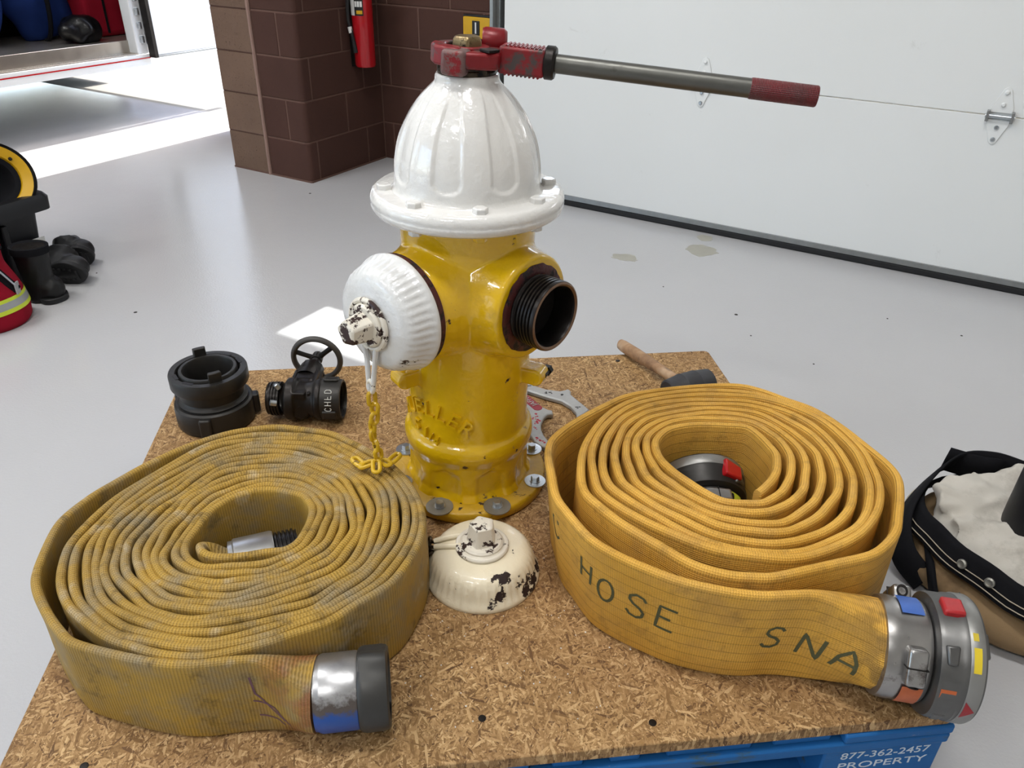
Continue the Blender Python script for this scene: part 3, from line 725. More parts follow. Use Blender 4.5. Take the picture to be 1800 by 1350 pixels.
# right nozzle: rusty face ring and threaded brass tube
NM = nozM(A1)
obj('nozzle_collar', G().lathe([(.054, .1350), (.068, .1354), (.0700, .1362), (.066, .1374), (.060, .1385), (.054, .1375)], 96, NM, rf=lambda r, zz, t: r*(1+.05*mnoise.noise(Vector((math.cos(t)*5, math.sin(t)*5, 2.0)))) if r > .064 else r, closed=True), RUST, hyd)
obj('bore_shade_disc', G().lathe([(.0, .1402), (.0463, .1402)], 48, NM, cap0=False, cap1=False), m_block('bore_shade_black', (10, 8, 7), (16, 12, 10)), hyd)  # near-black disc stands in for the shade deep inside the bore
P = [(.0, .1395), (.0462, .1395), (.0465, .176), (.0480, .1795), (.0515, .1815), (.0540, .1800)]
for i in range(6):
    q = .177-i*.0062; P += [(.0548, q), (.0548, q-.0026), (.0518, q-.0036), (.0518, q-.0052)]
P += [(.0535, .1385), (.053, .136), (.045, .1375), (.0, .1375)]
nz = obj('nozzle', G().lathe(P, 72, NM, cap0=False, cap1=False), THREAD, hyd, ang=28)
obj('lip', G().lathe([(.0478, .1800), (.0510, .1822), (.0536, .1806), (.051, .1795)], 64, NM, closed=True), m_metal('worn_brown_lip', (96, 74, 58), (134, 108, 88), .4, .6, 60), nz)
obj('lug_bolt', hexbolt(G().lathe([(.006, -.02), (.006, .0)], 14, RZ(A1+.30) @ T(.137, .0, z(.412)) @ RX(PI/2)), .009, .011, RZ(A1+.30) @ T(.137, .016, z(.412)) @ RX(-PI/2)), BLACKM, hyd, ang=25)
# capped nozzle
CAPP = [(.0, .0), (.0900, .0), (.0910, .003), (.0905, .007), (.0875, .012), (.0845, .018), (.0825, .026), (.0800, .035), (.0765, .042), (.0715, .0475), (.0650, .0508), (.055, .0525), (.038, .0545), (.034, .0550), (.0, .0550)]
def rcap(r, zz, t):
    k = sstep(.006, .014, zz)*(1-sstep(.036, .046, zz))
    return r+k*(.0011*math.cos(44*t)+.0006*mnoise.noise(Vector((math.cos(t)*4, math.sin(t)*4, zz*30))))
def cap_parts(M, parent, paint, nutp, seam=True):
    c = obj('nozzle_cap', G().lathe(CAPP, 176, M, rf=rcap, cap0=False, cap1=False), paint, parent, ang=60)
    obj('boss', G().lathe([(.036, .053), (.036, .058), (.033, .061), (.033, .064), (.030, .067), (.0, .067)], 40, M), nutp, c, ang=40)
    n5 = 5
    obj('pentagon_nut', G().lathe([(.0255, .064), (.0205, .098), (.0175, .1005), (.0, .101)], n5, M @ RZ(.5), cap0=False, cap1=False), nutp, c, bevel=.003, seg=3, ang=30)
    return c
CM = nozM(A2) @ T(0, 0, .150)
cap = cap_parts(CM, hyd, WHT2, NUTW)
obj('seam', G().lathe([(.083, .1345), (.087, .138), (.087, .150), (.0, .150)], 72, nozM(A2), cap0=False, cap1=False), RUST, hyd)
# chain: an eye round the boss, then links down onto the hose
def link_geo(M, L=.030, Wd=.0175, r=.0034):
    pts = []
    hw = Wd/2-r; hl = L/2-r-hw
    for i in range(9): a = PI*i/8; pts.append(M @ Vector((hw*math.cos(a), 0, hl+hw*math.sin(a))))
    for i in range(9): a = PI+PI*i/8; pts.append(M @ Vector((hw*math.cos(a), 0, -hl+hw*math.sin(a))))
    return G().tube(pts, r, 8, closed=True)
iHM = HM.inverted()
eye = obj('chain_eye', G().tube([CM @ Vector((.0375*math.cos(a), .0375*math.sin(a), .0585)) for a in [i*2*PI/40 for i in range(40)]], .0042, 10, closed=True), NUTW, cap)
E0_ = CM @ Vector((0, 0, .0585)); dn = Vector((0, 0, -1))
side = Vector((math.cos(A2+PI/2), math.sin(A2+PI/2), 0))
pA = E0_+dn*.037; pB = E0_+dn*.108+Vector((math.cos(A2), math.sin(A2), 0))*.004
for s_ in (-1, 1): 
    obj('eye_rod', G().tube([pA+side*(.014*s_)+dn*-.002, pA+side*(.009*s_)+dn*.02, pB+side*(.004*s_)], [.0045, .0042, .0042], 10), WHT2, cap)
obj('eye_end', G().tube([pB+Vector((0, 0, .006))+side*.006*math.cos(a)+Vector((0, 0, .010*math.sin(a))) for a in [i*PI/8 for i in range(16)]], .0036, 8, closed=True), NUTW, cap)
YCH = chipped('yellow_chain_paint', (214, 176, 34), (190, 150, 24), (70, 30, 24), .63, .65, 60, .35, 160, .2, None, .8)
chain = obj('chain', link_geo(T(*pB) @ T(0, 0, -.016) @ RZ(.4)), YCH, hyd)
topz = z(.302); n = 7; p = pB+Vector((0, 0, -.016))
hoz = topz+.010
zz = p.z; k = 0; seg_ = (p.z-hoz-.012)/6.0
for k in range(1, 7):
    q = p+Vector((.0035*math.sin(k*1.3), .003*math.cos(k*1.7), -seg_*k))
    obj('chain_link', link_geo(T(*q) @ RZ(A2+PI/2*(k % 2)+.35*math.sin(k*2)) @ RY(.18*math.sin(k*2.2)), L=seg_+.0085), YCH, chain)
base = p+Vector((0, 0, 0)); 
for (dx, dy, dz, rx, rz) in ((-.016, -.006, .006, 1.45, .3), (-.030, .002, .006, 1.5, 2.2), (.014, -.004, .006, 1.4, -1.0), (.028, .006, .007, 1.5, .9), (.0, -.016, .009, 1.2, 1.6)):
    obj('chain_link', link_geo(T(base.x+dx, base.y+dy, topz+dz) @ RZ(rz+PI/2) @ RX(rx)), YCH, chain)
# bonnet flange, bolts and fluted bonnet
zf0, zf1 = z(.676), z(.7085)
g = G().lathe([(.0, zf0), (.139, zf0), (.1445, zf0+.004), (.1468, zf0+.010), (.1472, zf0+.0135), (.1462, zf0+.0155), (.1472, zf0+.0175), (.1468, zf0+.024), (.1435, zf1-.003), (.138, zf1), (.0, zf1)], 128, rf=lambda r, zz, t: r*(1+.004*mnoise.noise(Vector((math.cos(t)*3, math.sin(t)*3, zz*20)))), cap0=False, cap1=False)
bf = obj('bonnet_flange', g, WHT, hyd, ang=60)
for k in range(8):
    a = math.radians(-86+45*k); x, y = .1255*math.cos(a), .1255*math.sin(a)
    obj('flange_bolt', hexbolt(G(), .0115, .009, T(x, y, zf1-.001) @ RZ(k)), WHT, bf, bevel=.0025)
    obj('flange_nut', hexbolt(G(), .0105, .010, T(x*.985, y*.985, zf0-.0095) @ RZ(k*.6)), WHT if k % 3 else YEL, bf, bevel=.002)
DOME = [(.116, .7075), (.1125, .711), (.1105, .716), (.1100, .724), (.1098, .735), (.1088, .748), (.1065, .762), (.1030, .776), (.0982, .790), (.0918, .804), (.0838, .818), (.0745, .831), (.0640, .843), (.0545, .852), (.0490, .8575), (.0462, .862), (.0455, .868), (.0440, .8705), (.0, .8705)]
# resample the dome profile so that the flutes get a crisp outline
DD = spl([(r_, z_, 0) for r_, z_ in DOME[:-1]], 5)
DP = [(p.x, p.y) for p in DD]+[(0, .8705)]
def rdome(r, wz, t):
    wz += H
    m = 0
    for k in range(8):
        dx = abs(angd(t, math.radians(-64.6+45*k)))
        hw = math.radians(12.0)*(1-.25*sstep(.80, .86, wz))
        zb = .7235+.018*(1-math.sqrt(max(0, 1-min(1, dx/hw)**2)))
        m = max(m, (1-sstep(hw-.035, hw, dx))*sstep(zb, zb+.006, wz)*(1-sstep(.825, .862, wz)))
    return r-.0034*m+.0008*mnoise.noise(Vector((math.cos(t)*5, math.sin(t)*5, wz*30)))
obj('bonnet', G().lathe([(r_, z(z_)) for r_, z_ in DP], 240, rf=rdome, cap0=False, cap1=False), WHT, hyd, ang=70)
g = G().lathe([(.0415, z(.868)), (.0425, z(.8755)), (.0405, z(.878)), (.040, z(.888)), (.037, z(.8905)), (.0, z(.8905))], 48, cap0=False, cap1=False)
for k in range(6): g.box((.036*math.cos(k*1.05), .036*math.sin(k*1.05), z(.880)), (.012, .016, .018), None)
st = obj('operating_collar', g, GREASE, hyd, bevel=.0015)
obj('operating_nut', G().lathe([(.0235, z(.885)), (.0215, z(.916)), (.018, z(.9185)), (.0, z(.919))], 5, RZ(.9), cap0=False, cap1=False), NUTB, hyd, bevel=.003, seg=3, ang=30)

# ------------------------------------------------------------------ wrench on the operating nut
w0 = Vector((.0, .5805, .8985)); wd = Vector((.4566-.1003, .4329-.5476, .8665-.8931))
WRM = frame(w0, wd)
wr = thing('hydrant_wrench', 'red headed hydrant wrench with long grey pipe handle on the hydrant top', 'wrench', M=WRM)
g = G(); th = [i*2*PI/48 for i in range(48)]
outer = []
for t in th:
    r = .0345+.003*math.cos(2*t); outer.append((r*math.cos(t), r*math.sin(t)*.98))
inner = [(.0240*math.cos(t), .0240*math.sin(t)) for t in th]
v = [(x, y, zz) for zz in (-.0095, .0105) for x, y in outer]+[(x, y, zz) for zz in (-.0095, .0105) for x, y in inner]
f = []
for i in range(48):
    j = (i+1) % 48
    f += [(i, j, 48+j, 48+i), (96+j, 96+i, 144+i, 144+j), (48+i, 48+j, 144+j, 144+i), (j, i, 96+i, 96+j)]
obj('ring_head', G().add(v, f), REDP, wr, bevel=.002)
obj('hook_tip', G().prism([(-.041, -.004), (-.040, -.022), (-.030, -.040), (-.008, -.050), (.008, -.046), (.004, -.026), (-.018, -.022), (-.027, -.006)], -.014, .012), REDP, wr, bevel=.004, seg=3)
obj('near_jaw', G().prism([(-.018, -.056), (.016, -.056), (.020, -.026), (-.014, -.026)], -.024, .010), m_metal('worn_red_grey', (104, 62, 62), (126, 110, 106), .45, .3, 40, (130, 30, 36), (.5, .56)), wr, bevel=.006, seg=3)
obj('cheek', G().prism([(.012, -.052), (.046, -.040), (.058, -.030), (.060, .030), (.048, .040), (.012, .052), (.018, .026), (.034, .0), (.018, -.026)], -.014, .008), REDP, wr, bevel=.004, seg=2)
obj('far_hump', G().lathe([(.0, -.020), (.017, -.020), (.019, -.016), (.019, .010), (.015, .015), (.0, .016)], 24, T(.038, .040, .012) @ RZ(.2) @ RY(PI/2), cap0=False, cap1=False), REDP, wr, ang=50)
obj('slot_gap', G().box((.052, -.004, .0105), (.018, .022, .004), RZ(-.5)), BLACKM, wr, bevel=.001)
sk = obj('socket', G().prism([(.054, -.0185), (.118, -.0185), (.118, .0185), (.054, .0185)], -.019, .017), REDP, wr, bevel=.004, seg=3)
for i in range(9):
    for s_ in (1, -1): obj('serration', G().tube([(.064+i*.0058, -.016, .0172 if s_ > 0 else -.0192), (.064+i*.0058, .016, .0172 if s_ > 0 else -.0192)], .0018, 6), REDP, sk)
obj('collar', G().lathe([(.0, .116), (.0195, .116), (.0222, .118), (.0222, .128), (.0200, .131), (.014, .132)], 32, XAX, cap0=False), BLACKM, wr)
LEN = wd.length
x1 = .1055+LEN
obj('pipe', G().tube([(.12, 0, 0), (x1-.085, 0, 0)], .0127, 28), PIPE, wr)
obj('grip', G().lathe([(.0132, x1-.087), (.0137, x1-.085), (.0137, x1-.001), (.0127, x1+.0005), (.010, x1+.0005)], 32, XAX), KNURL, wr)
obj('pipe_bore', G().lathe([(.0, x1+.0007), (.0098, x1+.0007)], 24, XAX, cap0=False, cap1=False), BLACKM, wr)

# ------------------------------------------------------------------ rolled hoses: plan of the upper rim, outer turns, inner loop
OLW = [(-.2260, .0745), (-.2467, .0755), (-.2709, .0755), (-.296, .0755), (-.323, .0765)]+[(-.217,.064),(-.269,.072),(-.323,.077),(-.368,.075),(-.409,.082),(-.463,.1),(-.513,.123),(-.531,.139),(-.562,.176),(-.591,.218),(-.604,.248),(-.61,.294),(-.611,.345),(-.603,.377),(-.583,.417),(-.556,.45),(-.527,.483),(-.489,.521),(-.445,.55),(-.396,.57),(-.332,.578),(-.284,.566),(-.239,.55),(-.206,.521),(-.172,.488),(-.131,.442),(-.101,.387),(-.088,.336),(-.087,.301),(-.094,.261),(-.112,.217),(-.136,.18),(-.178,.149),(-.208,.126),(-.253,.109),(-.282,.098),(-.325,.088),(-.357,.085),(-.403,.093),(-.444,.111),(-.474,.127),(-.513,.16),(-.542,.19),(-.566,.231),(-.579,.282),(-.579,.314),(-.565,.36),(-.544,.405),(-.511,.451),(-.45,.526),(-.393,.552),(-.328,.554),(-.259,.539),(-.216,.51),(-.172,.467),(-.131,.419),(-.107,.362),(-.102,.314)][3:]
ILW = [(-.254,.354),(-.269,.379),(-.296,.392),(-.322,.396),(-.347,.391),(-.37,.378),(-.387,.36),(-.394,.339),(-.404,.311),(-.41,.288),(-.401,.264),(-.377,.249),(-.339,.247),(-.302,.253),(-.266,.277),(-.254,.321)]
FLW = [(-.303,.264),(-.333,.258),(-.368,.258),(-.39,.268),(-.4,.284),(-.394,.296),(-.375,.297),(-.355,.304)]
ORW = [(.5062, .0560), (.4896, .0612), (.474, .0648), (.4255, .0680), (.3779, .0697)]+[(.463,.034),(.451,.039),(.412,.05),(.373,.062),(.333,.072),(.286,.085),(.24,.105),(.203,.131),(.165,.163),(.138,.196),(.119,.248),(.108,.288),(.109,.342),(.112,.386),(.123,.422),(.147,.452),(.181,.483),(.229,.521),(.276,.551),(.342,.566),(.428,.57),(.489,.565),(.524,.544),(.553,.514),(.589,.477),(.613,.422),(.626,.371),(.636,.318),(.634,.283),(.616,.245),(.589,.202),(.566,.168),(.534,.141),(.505,.126),(.46,.116),(.408,.106),(.359,.099),(.33,.103),(.302,.11),(.264,.133),(.23,.172),(.194,.217),(.164,.267),(.152,.297),(.156,.345),(.17,.399),(.198,.451),(.233,.496),(.281,.531),(.337,.549),(.401,.555),(.481,.544),(.518,.529),(.565,.494),(.602,.44),(.614,.366),(.608,.314),(.595,.267),(.571,.223),(.546,.194),(.51,.166),(.458,.144),(.405,.133),(.361,.141),(.306,.165),(.257,.21),(.219,.251),(.194,.287)][4:]
IRW = [(.402,.264),(.423,.281),(.447,.31),(.466,.352),(.464,.383),(.455,.423),(.44,.435),(.385,.443),(.334,.438),(.302,.411),(.296,.38),(.306,.344),(.323,.313),(.346,.278),(.368,.268)]
def dense(P, step=.004):
    P = np.array([tuple(p)[:2] for p in spl([(x, y, 0) for x, y in P], 14)])
    d = np.r_[0, np.cumsum(np.hypot(*np.diff(P, axis=0).T))]; k = np.r_[True, np.diff(d) > 1e-7]; P = P[k]; d = d[k]
    s = np.arange(0, d[-1], step); return np.c_[np.interp(s, d, P[:, 0]), np.interp(s, d, P[:, 1])]
def smooth_path(P, n):
    for _ in range(n): P[1:-1] = P[1:-1]*.5+(P[:-2]+P[2:])*.25
    return P
def coil_path(OW, IW, FW, turns, amp, seed):
    IWa = np.array(IW); c = IWa.mean(0)
    D = dense(OW, .003)-c; ph = -np.unwrap(np.arctan2(D[:, 1], D[:, 0])); r = np.hypot(D[:, 0], D[:, 1])
    # outer traced part is kept as traced; inside it the radius blends towards the inner loop
    ia = dense(list(IW)+[IW[0]], .003)-c; it = np.mod(-np.arctan2(ia[:, 1], ia[:, 0]), 2*PI); o = np.argsort(it)
    fi = lambda p: np.interp(np.mod(p, 2*PI), it[o], np.hypot(ia[:, 0], ia[:, 1])[o], period=2*PI)
    mono = np.maximum.accumulate(ph); keep = np.r_[True, np.diff(mono) > 1e-6]; pm, rm = mono[keep], r[keep]
    p1 = pm[-1]; p0 = p1-2*PI; f = lambda p: np.interp(p, pm, rm)
    dp = f(p0)-f(p1)
    if FW is not None:
        e = np.array(FW[0])-c; ee = -math.atan2(e[1], e[0])
    else:
        e = np.array(IW[0])-c; ee = -math.atan2(e[1], e[0])
    pend = p1+((ee-p1) % (2*PI))+2*PI*turns
    q = np.arange(p0, pend, .012); rep = p0+np.mod(q-p0, 2*PI)
    base = f(rep)+dp*(rep-p0)/(2*PI)
    s = (q-p0)/(pend-p0); rr = base*(1-s)+fi(q)*s
    w = np.sin(PI*np.clip(s, 0, 1))**.5
    rr += amp*w*(np.sin(5*q+s*9+seed)+.7*np.sin(9*q-s*13+1+seed)+.5*np.sin(14*q+s*17+2*seed)+.4*np.sin(3.37*q+seed))*.5
    bl = np.clip((q-(p1-PI*.55))/(PI*.55), 0, 1); bl = bl*bl*(3-2*bl)
    k = q > p1-PI*.55
    inside = rr[k]*bl[k]+np.where(q[k] <= p1, f(q[k]), rr[k])*(1-bl[k])
    A = D[mono < p1-PI*.55]+c
    B = np.c_[inside*np.cos(-q[k]), inside*np.sin(-q[k])]+c
    P = np.r_[A, B] if FW is None else np.r_[A, B[:-18], dense(FW, .004)]
    P = smooth_path(P, 3)
    d = np.r_[0, np.cumsum(np.hypot(*np.diff(P, axis=0).T))]; s = np.arange(0, d[-1], .0045)
    P = np.c_[np.interp(s, d, P[:, 0]), np.interp(s, d, P[:, 1])]
    P = smooth_path(P, 2)
    return P, c
def hose_geo(P, z0, wd, th, r0, zc0, tail, r1, zc1, tail1, wob, seed, org, K=9, sag=.003, lean=None):
    n = len(P); Tn = np.gradient(P, axis=0); Tn /= np.hypot(Tn[:, 0], Tn[:, 1])[:, None]; Nn = np.c_[Tn[:, 1], -Tn[:, 0]]
    s = np.arange(n)*.0045; L = s[-1]
    hw = wd/2-th/2
    st = []
    for k in range(K): a = PI*k/(K-1); st.append((th/2*math.cos(a), hw+th/2*math.sin(a)))
    for k in range(1, 5): st.append((-th/2, hw-2*hw*k/5))
    for k in range(K): a = PI+PI*k/(K-1); st.append((th/2*math.cos(a), -hw+th/2*math.sin(a)))
    for k in range(1, 5): st.append((th/2, -hw+2*hw*k/5))
    st = np.array(st); m_ = len(st); ang = np.arctan2(st[:, 1]/wd, st[:, 0]/th*.6)
    per = np.r_[0, np.cumsum(np.hypot(*np.diff(np.r_[st, st[:1]], axis=0).T))]
    ci = np.c_[np.cos(ang), np.sin(ang)]
    g = G(); V = np.zeros((n, m_, 3))
    for i in range(n):
        b0 = sstep(tail, .01, s[i]) if r0 else 0; b0 = 1-sstep(.0, tail, s[i]) if r0 else 0
        b1 = 1-sstep(.0, tail1, L-s[i]) if r1 else 0
        b = max(b0, b1); rr_, zc = (r0, zc0) if b0 >= b1 else (r1, zc1)
        sec = st*(1-b)+ci*(rr_ if rr_ else 0)*b
        sc = 1+.02*mnoise.noise(Vector((s[i]*4, seed, 0)))
        zz = (z0+wd/2*sc)*(1-b)+(zc if zc else 0)*b
        lat = np.array([mnoise.noise(Vector((s[i]*9, q*9, seed))) for q in sec[:, 1]])*wob*(1-b)
        mx = lean(s[i]) if lean else 0
        off = sec[:, 0]+lat+mx*(sec[:, 1]/wd-.5)
        V[i, :, 0] = P[i, 0]+Nn[i, 0]*off; V[i, :, 1] = P[i, 1]+Nn[i, 1]*off
        V[i, :, 2] = zz+sec[:, 1]*(sc if b < .5 else 1)
    V[:, :, 2] = np.maximum(V[:, :, 2], z0+.0003)
    V -= np.array(org)
    g.v = [tuple(p) for p in V.reshape(-1, 3)]
    uv = []
    for i in range(n-1):
        for k in range(m_):
            l = (k+1) % m_; g.f.append((i*m_+k, i*m_+l, (i+1)*m_+l, (i+1)*m_+k))
            uv.append(((s[i], per[k]), (s[i], per[k+1]), (s[i+1], per[k+1]), (s[i+1], per[k])))
    for i in (0, n-1):
        g.f.append(tuple(i*m_+k for k in range(m_))); uv.append(tuple((s[i], per[k]) for k in range(m_)))
    g.uv = uv
    return g, V+np.array(org), Nn
WL, TL = .134, .0125
PL, cL = coil_path(OLW, ILW, FLW, 12, .0044, .7)
HO = (cL[0], cL[1], H)
hl = thing('rolled_fire_hose', 'dirty olive yellow ribbed hose rolled up at the left of the hydrant', 'hose', HO)
gl, VL, NL = hose_geo(PL, H, WL, TL, .0470, H+.0585, .075, .042, H+.052, .05, .0035, 3.1, HO)
hb = obj('hose_jacket', gl, HOSE_L, hl, ang=60)
# outer coupling of the left hose
ax = Vector((1, .03, 0)).normalized(); o0 = Vector((PL[0][0]+.002, PL[0][1], H+.0585))-Vector(HO)
CMx = frame(o0, ax) @ XAX
bw_ = obj('coupling_bowl', G().lathe([(.038, -.004), (.0445, -.003), (.0450, .0), (.0465, .003), (.0475, .006), (.0475, .047), (.0465, .050), (.040, .051)], 56, CMx, cap0=False, cap1=False), m_bowl(), hl, ang=40)
def rlug(r, zz, t):
    m = max(0, math.cos(2*(t-PI/2+.0)))**10
    return r*(1+.13*m) if .0525 < zz < .0865 else r
rg = obj('swivel_ring', G().lathe([(.040, .0495), (.048, .0505), (.0505, .053), (.0520, .058), (.0520, .080), (.0505, .086), (.048, .088), (.042, .088), (.040, .084), (.040, .06)], 120, CMx, rf=rlug, cap0=False, cap1=False), RINGB, hl, ang=35)
obj('gasket', G().lathe([(.0395, .078), (.033, .078), (.033, .056)], 40, CMx, cap0=False, cap1=False), RUB, rg)
# coupling at the centre of the left roll
e = len(PL)-1; ax1 = Vector((*(PL[e]-PL[e-8]), 0)).normalized(); o1 = Vector((PL[e][0], PL[e][1], H+.060))-Vector(HO)
C1 = frame(o1, ax1, (0, 0, 1)) @ RY(-.0) @ XAX
obj('inner_bowl', G().lathe([(.036, -.010), (.046, -.008), (.046, -.002), (.0485, .0), (.0485, .052), (.047, .056), (.036, .057)], 48, C1, cap0=False, cap1=False), m_metal('dented_silver', (160, 160, 160), (196, 196, 196), .3, .85, 24, (40, 40, 40), (.68, .70)), hl, ang=40)
P = [(.036, .056)]
for i in range(5): q = .058+i*.006; P += [(.0445, q), (.0445, q+.003), (.0415, q+.004), (.0415, q+.0055)]
P += [(.043, .090), (.036, .090), (.036, .05)]
obj('inner_thread', G().lathe(P, 48, C1, cap0=False, cap1=False), THREAD, hl, ang=28)

WR_, TR = .179, .0135
PR, cR = coil_path(ORW, IRW, None, 6, .0022, 2.2)
RO = (cR[0], cR[1], H)
hr = thing('rolled_fire_hose', 'large golden woven hose rolled up at the right with printed letters', 'hose', RO)
gr, VR, NR = hose_geo(PR, H, WR_, TR, .0590, H+.083, .12, 0, 0, .05, .0022, 8.4, RO, lean=lambda s: -.022*sstep(.0, .15, s)*(1-sstep(.5, .9, s)))
hb2 = obj('hose_jacket', gr, HOSE_R, hr, ang=60)
# printed letters: strokes laid on the outer face of the tail
LET = {'H': [[(0, 0), (0, 1)], [(.62, 0), (.62, 1)], [(0, .5), (.62, .5)]], 'O': [[(.3+.32*math.cos(a), .5+.5*math.sin(a)) for a in [i*PI/8 for i in range(17)]]],
       'S': [[(.62, .84), (.5, .97), (.25, 1), (.05, .85), (.05, .68), (.2, .55), (.45, .46), (.6, .32), (.58, .13), (.4, 0), (.15, .02), (0, .17)]],
       'E': [[(.6, 1), (0, 1), (0, 0), (.62, 0)], [(0, .52), (.45, .52)]], 'N': [[(0, 0), (0, 1), (.62, 0), (.62, 1)]],
       'A': [[(0, 0), (.08, .55), (.34, 1), (.58, .55), (.66, 0)], [(.05, .38), (.62, .38)]], 'C': [[(.6, .8), (.42, 1), (.2, .97), (.03, .7), (.03, .3), (.2, .03), (.42, 0), (.6, .2)]], ',': [[(.1, .1), (.2, .25)]],
       'F': [[(0, 0), (0, 1), (.6, 1)], [(0, .52), (.45, .52)]], 'D': [[(0, 0), (0, 1), (.35, 1), (.6, .75), (.6, .25), (.35, 0), (0, 0)]]}
def surf_pt(V, N, org, s, zz, lift=.0006):
    """point on the outer face of a hose at arc length s and height zz"""
    i = min(len(V)-2, max(0, s/.0045)); a = int(i); fr = i-a; ring = V[a]*(1-fr)+V[a+1]*fr
    nv = Vector((*N[a], 0)); ctr = ring.mean(0)
    side = (ring[:, 0]-ctr[0])*nv.x+(ring[:, 1]-ctr[1])*nv.y
    # the outer face lies away from the coil centre
    sg = 1 if nv.dot(Vector((ctr[0]-org[0], ctr[1]-org[1], 0))) > 0 else -1
    k = np.where(side*sg > 0)[0]; o = k[np.argsort(ring[k, 2])]
    x = np.interp(zz, ring[o, 2], ring[o, 0]); y = np.interp(zz, ring[o, 2], ring[o, 1])
    return Vector((x, y, zz))+nv*(sg*lift)-Vector(org)
def stroke(fn, pts, w, lift=.0005):
    """thin flat line over a surface fn(u, v)"""
    Q = []
    for (a, b) in zip(pts[:-1], pts[1:]):
        n = max(2, int(math.hypot(b[0]-a[0], b[1]-a[1])/.006)+1)
        for i in range(n): Q.append((a[0]+(b[0]-a[0])*i/n, a[1]+(b[1]-a[1])*i/n))
    Q.append(pts[-1]); g = G(); L = []; R = []
    for i, p in enumerate(Q):
        a = Q[max(0, i-1)]; b = Q[min(len(Q)-1, i+1)]; dx, dy = b[0]-a[0], b[1]-a[1]; l = math.hypot(dx, dy) or 1
        nx, ny = -dy/l*w/2, dx/l*w/2; L.append(fn(p[0]+nx, p[1]+ny)); R.append(fn(p[0]-nx, p[1]-ny))
    return g.grid([L, R])
def hose_letter(chx, s, zc, h, tilt=0.0, w=.0045, mt=INK, par=None, V=None, N=None, org=None, name='printed_letter'):
    g = G()
    for stx in LET[chx]:
        pts = []
        for (x, y) in stx:
            X = (x-.31)*h*.9; Y = (y-.5)*h; pts.append((s-(X*math.cos(tilt)-Y*math.sin(tilt)), zc+X*math.sin(tilt)+Y*math.cos(tilt)))
        g.merge(stroke(lambda u, v: surf_pt(V, N, org, u, v), pts, w))
    obj(name, g, mt, par, smooth=False)
for chx, s, zc, h, tl in (('C', 0.504, 0.287, 0.046, -0.12), ('H', 0.416, 0.273, 0.04, -0.12), ('O', 0.378, 0.261, 0.044, -0.12), ('S', 0.33, 0.261, 0.046, -0.12), ('E', 0.286, 0.259, 0.044, -0.12), ('S', 0.144, 0.255, 0.042, -0.12), ('N', 0.094, 0.244, 0.042, -0.12), ('A', 0.056, 0.244, 0.042, -0.12)):
    hose_letter(chx, s, zc, h, tl, par=hb2, V=VR, N=NR, org=RO)
# chalk scrawl on the left tail
for pts in ([(.055, .105), (.052, .075), (.035, .055), (.018, .040)], [(.056, .062), (.030, .058), (.012, .035)], [(.052, .035), (.028, .036), (.020, .028)]):
    obj('chalk_line', stroke(lambda u, v: surf_pt(VL, NL, HO, u+.02, H+v), pts, .0028), PURP, hb, smooth=False)

# storz couplings of the right hose
vR = PI-.55; vI = PI/2
def storz(M, parent, la=0.0):
    """axis +Z of M points out of the hose end"""
    K = obj('clamp_ring', G().lathe([(.056, -.012), (.0640, -.010), (.0655, -.002), (.0655, .010), (.0650, .014), (.0665, .046), (.064, .052), (.055, .054)], 72, M, cap0=False, cap1=False), SIL, parent, ang=35)
    for i in range(3):
        a = la+i*2*PI/3
        g = G().prism([(-.0150, -.024), (.0130, -.024), (.0130, .024), (-.0150, .024)], .056, .0785, M @ RZ(a) @ T(0, 0, .026) @ RY(PI/2))
        lg = obj('clamp_lug', g, SIL, K, bevel=.005, seg=3)
        obj('bolt_socket', G().lathe([(.0085, .0), (.0085, .001), (.0055, .001), (.0050, -.004), (.0, -.004)], 20, M @ RZ(a) @ T(.069, .0245, .026) @ RX(-PI/2), cap0=False, cap1=False), BLACKM, K)
        g = G().prism([(-.0158, -.0008), (.0138, -.0008), (.0138, .0008), (-.0158, .0008)], .064, .0792, M @ RZ(a) @ T(0, 0, .026) @ RY(PI/2))
        obj('clamp_split', g, BLACKM, K, smooth=False)
    def rr_(r, zz, t):
        m = max(0, math.cos(2*(t-.35)))**3
        return r+(.0035*m if r > .074 and zz < .090 else 0)
    R_ = obj('lock_ring', G().lathe([(.058, .054), (.070, .055), (.0755, .058), (.0775, .064), (.0775, .084), (.0790, .088), (.0800, .094), (.0800, .114), (.0785, .118), (.066, .119), (.064, .112), (.060, .108), (.060, .06)], 90, M, rf=rr_, cap0=False, cap1=False), SILD, parent, ang=35)
    for a in (vR-.25, vR+.98, vR+3.2): obj('grip_bump', G().prism([(-.010, -.012), (.010, -.012), (.007, .012), (-.007, .012)], .072, .0815, M @ RZ(a) @ T(0, 0, .072) @ RY(PI/2)), SILD, R_, bevel=.003)
    obj('face_ring', G().lathe([(.0802, .095), (.0812, .097), (.0812, .112), (.0802, .115)], 90, M, cap0=False, cap1=False), m_metal('scuffed_aluminium', (128, 128, 126), (156, 155, 152), .4, .75, 22, (196, 194, 190), (.62, .66)), R_)
    for a in (vR-.55, vR-.55+PI):
        hk = G().prism([(-.008, -.016), (.020, -.016), (.020, .016), (-.008, .016)], .050, .062, M @ RZ(a) @ T(0, 0, .122) @ RY(PI/2))
        obj('hook_lug', hk, SILD, R_, bevel=.003)
    return K, R_
oR = Vector((PR[0][0], PR[0][1], H+.082))-Vector(RO)
axR = Vector((*(PR[0]-PR[10]), 0)).normalized()
axR = Vector((.945, -.32, .0)).normalized()
MR = frame(oR+Vector((0, 0, .0)), axR) @ XAX @ Matrix.Diagonal((1, 1, .85, 1))
K, R_ = storz(MR, hr, vR+.05)
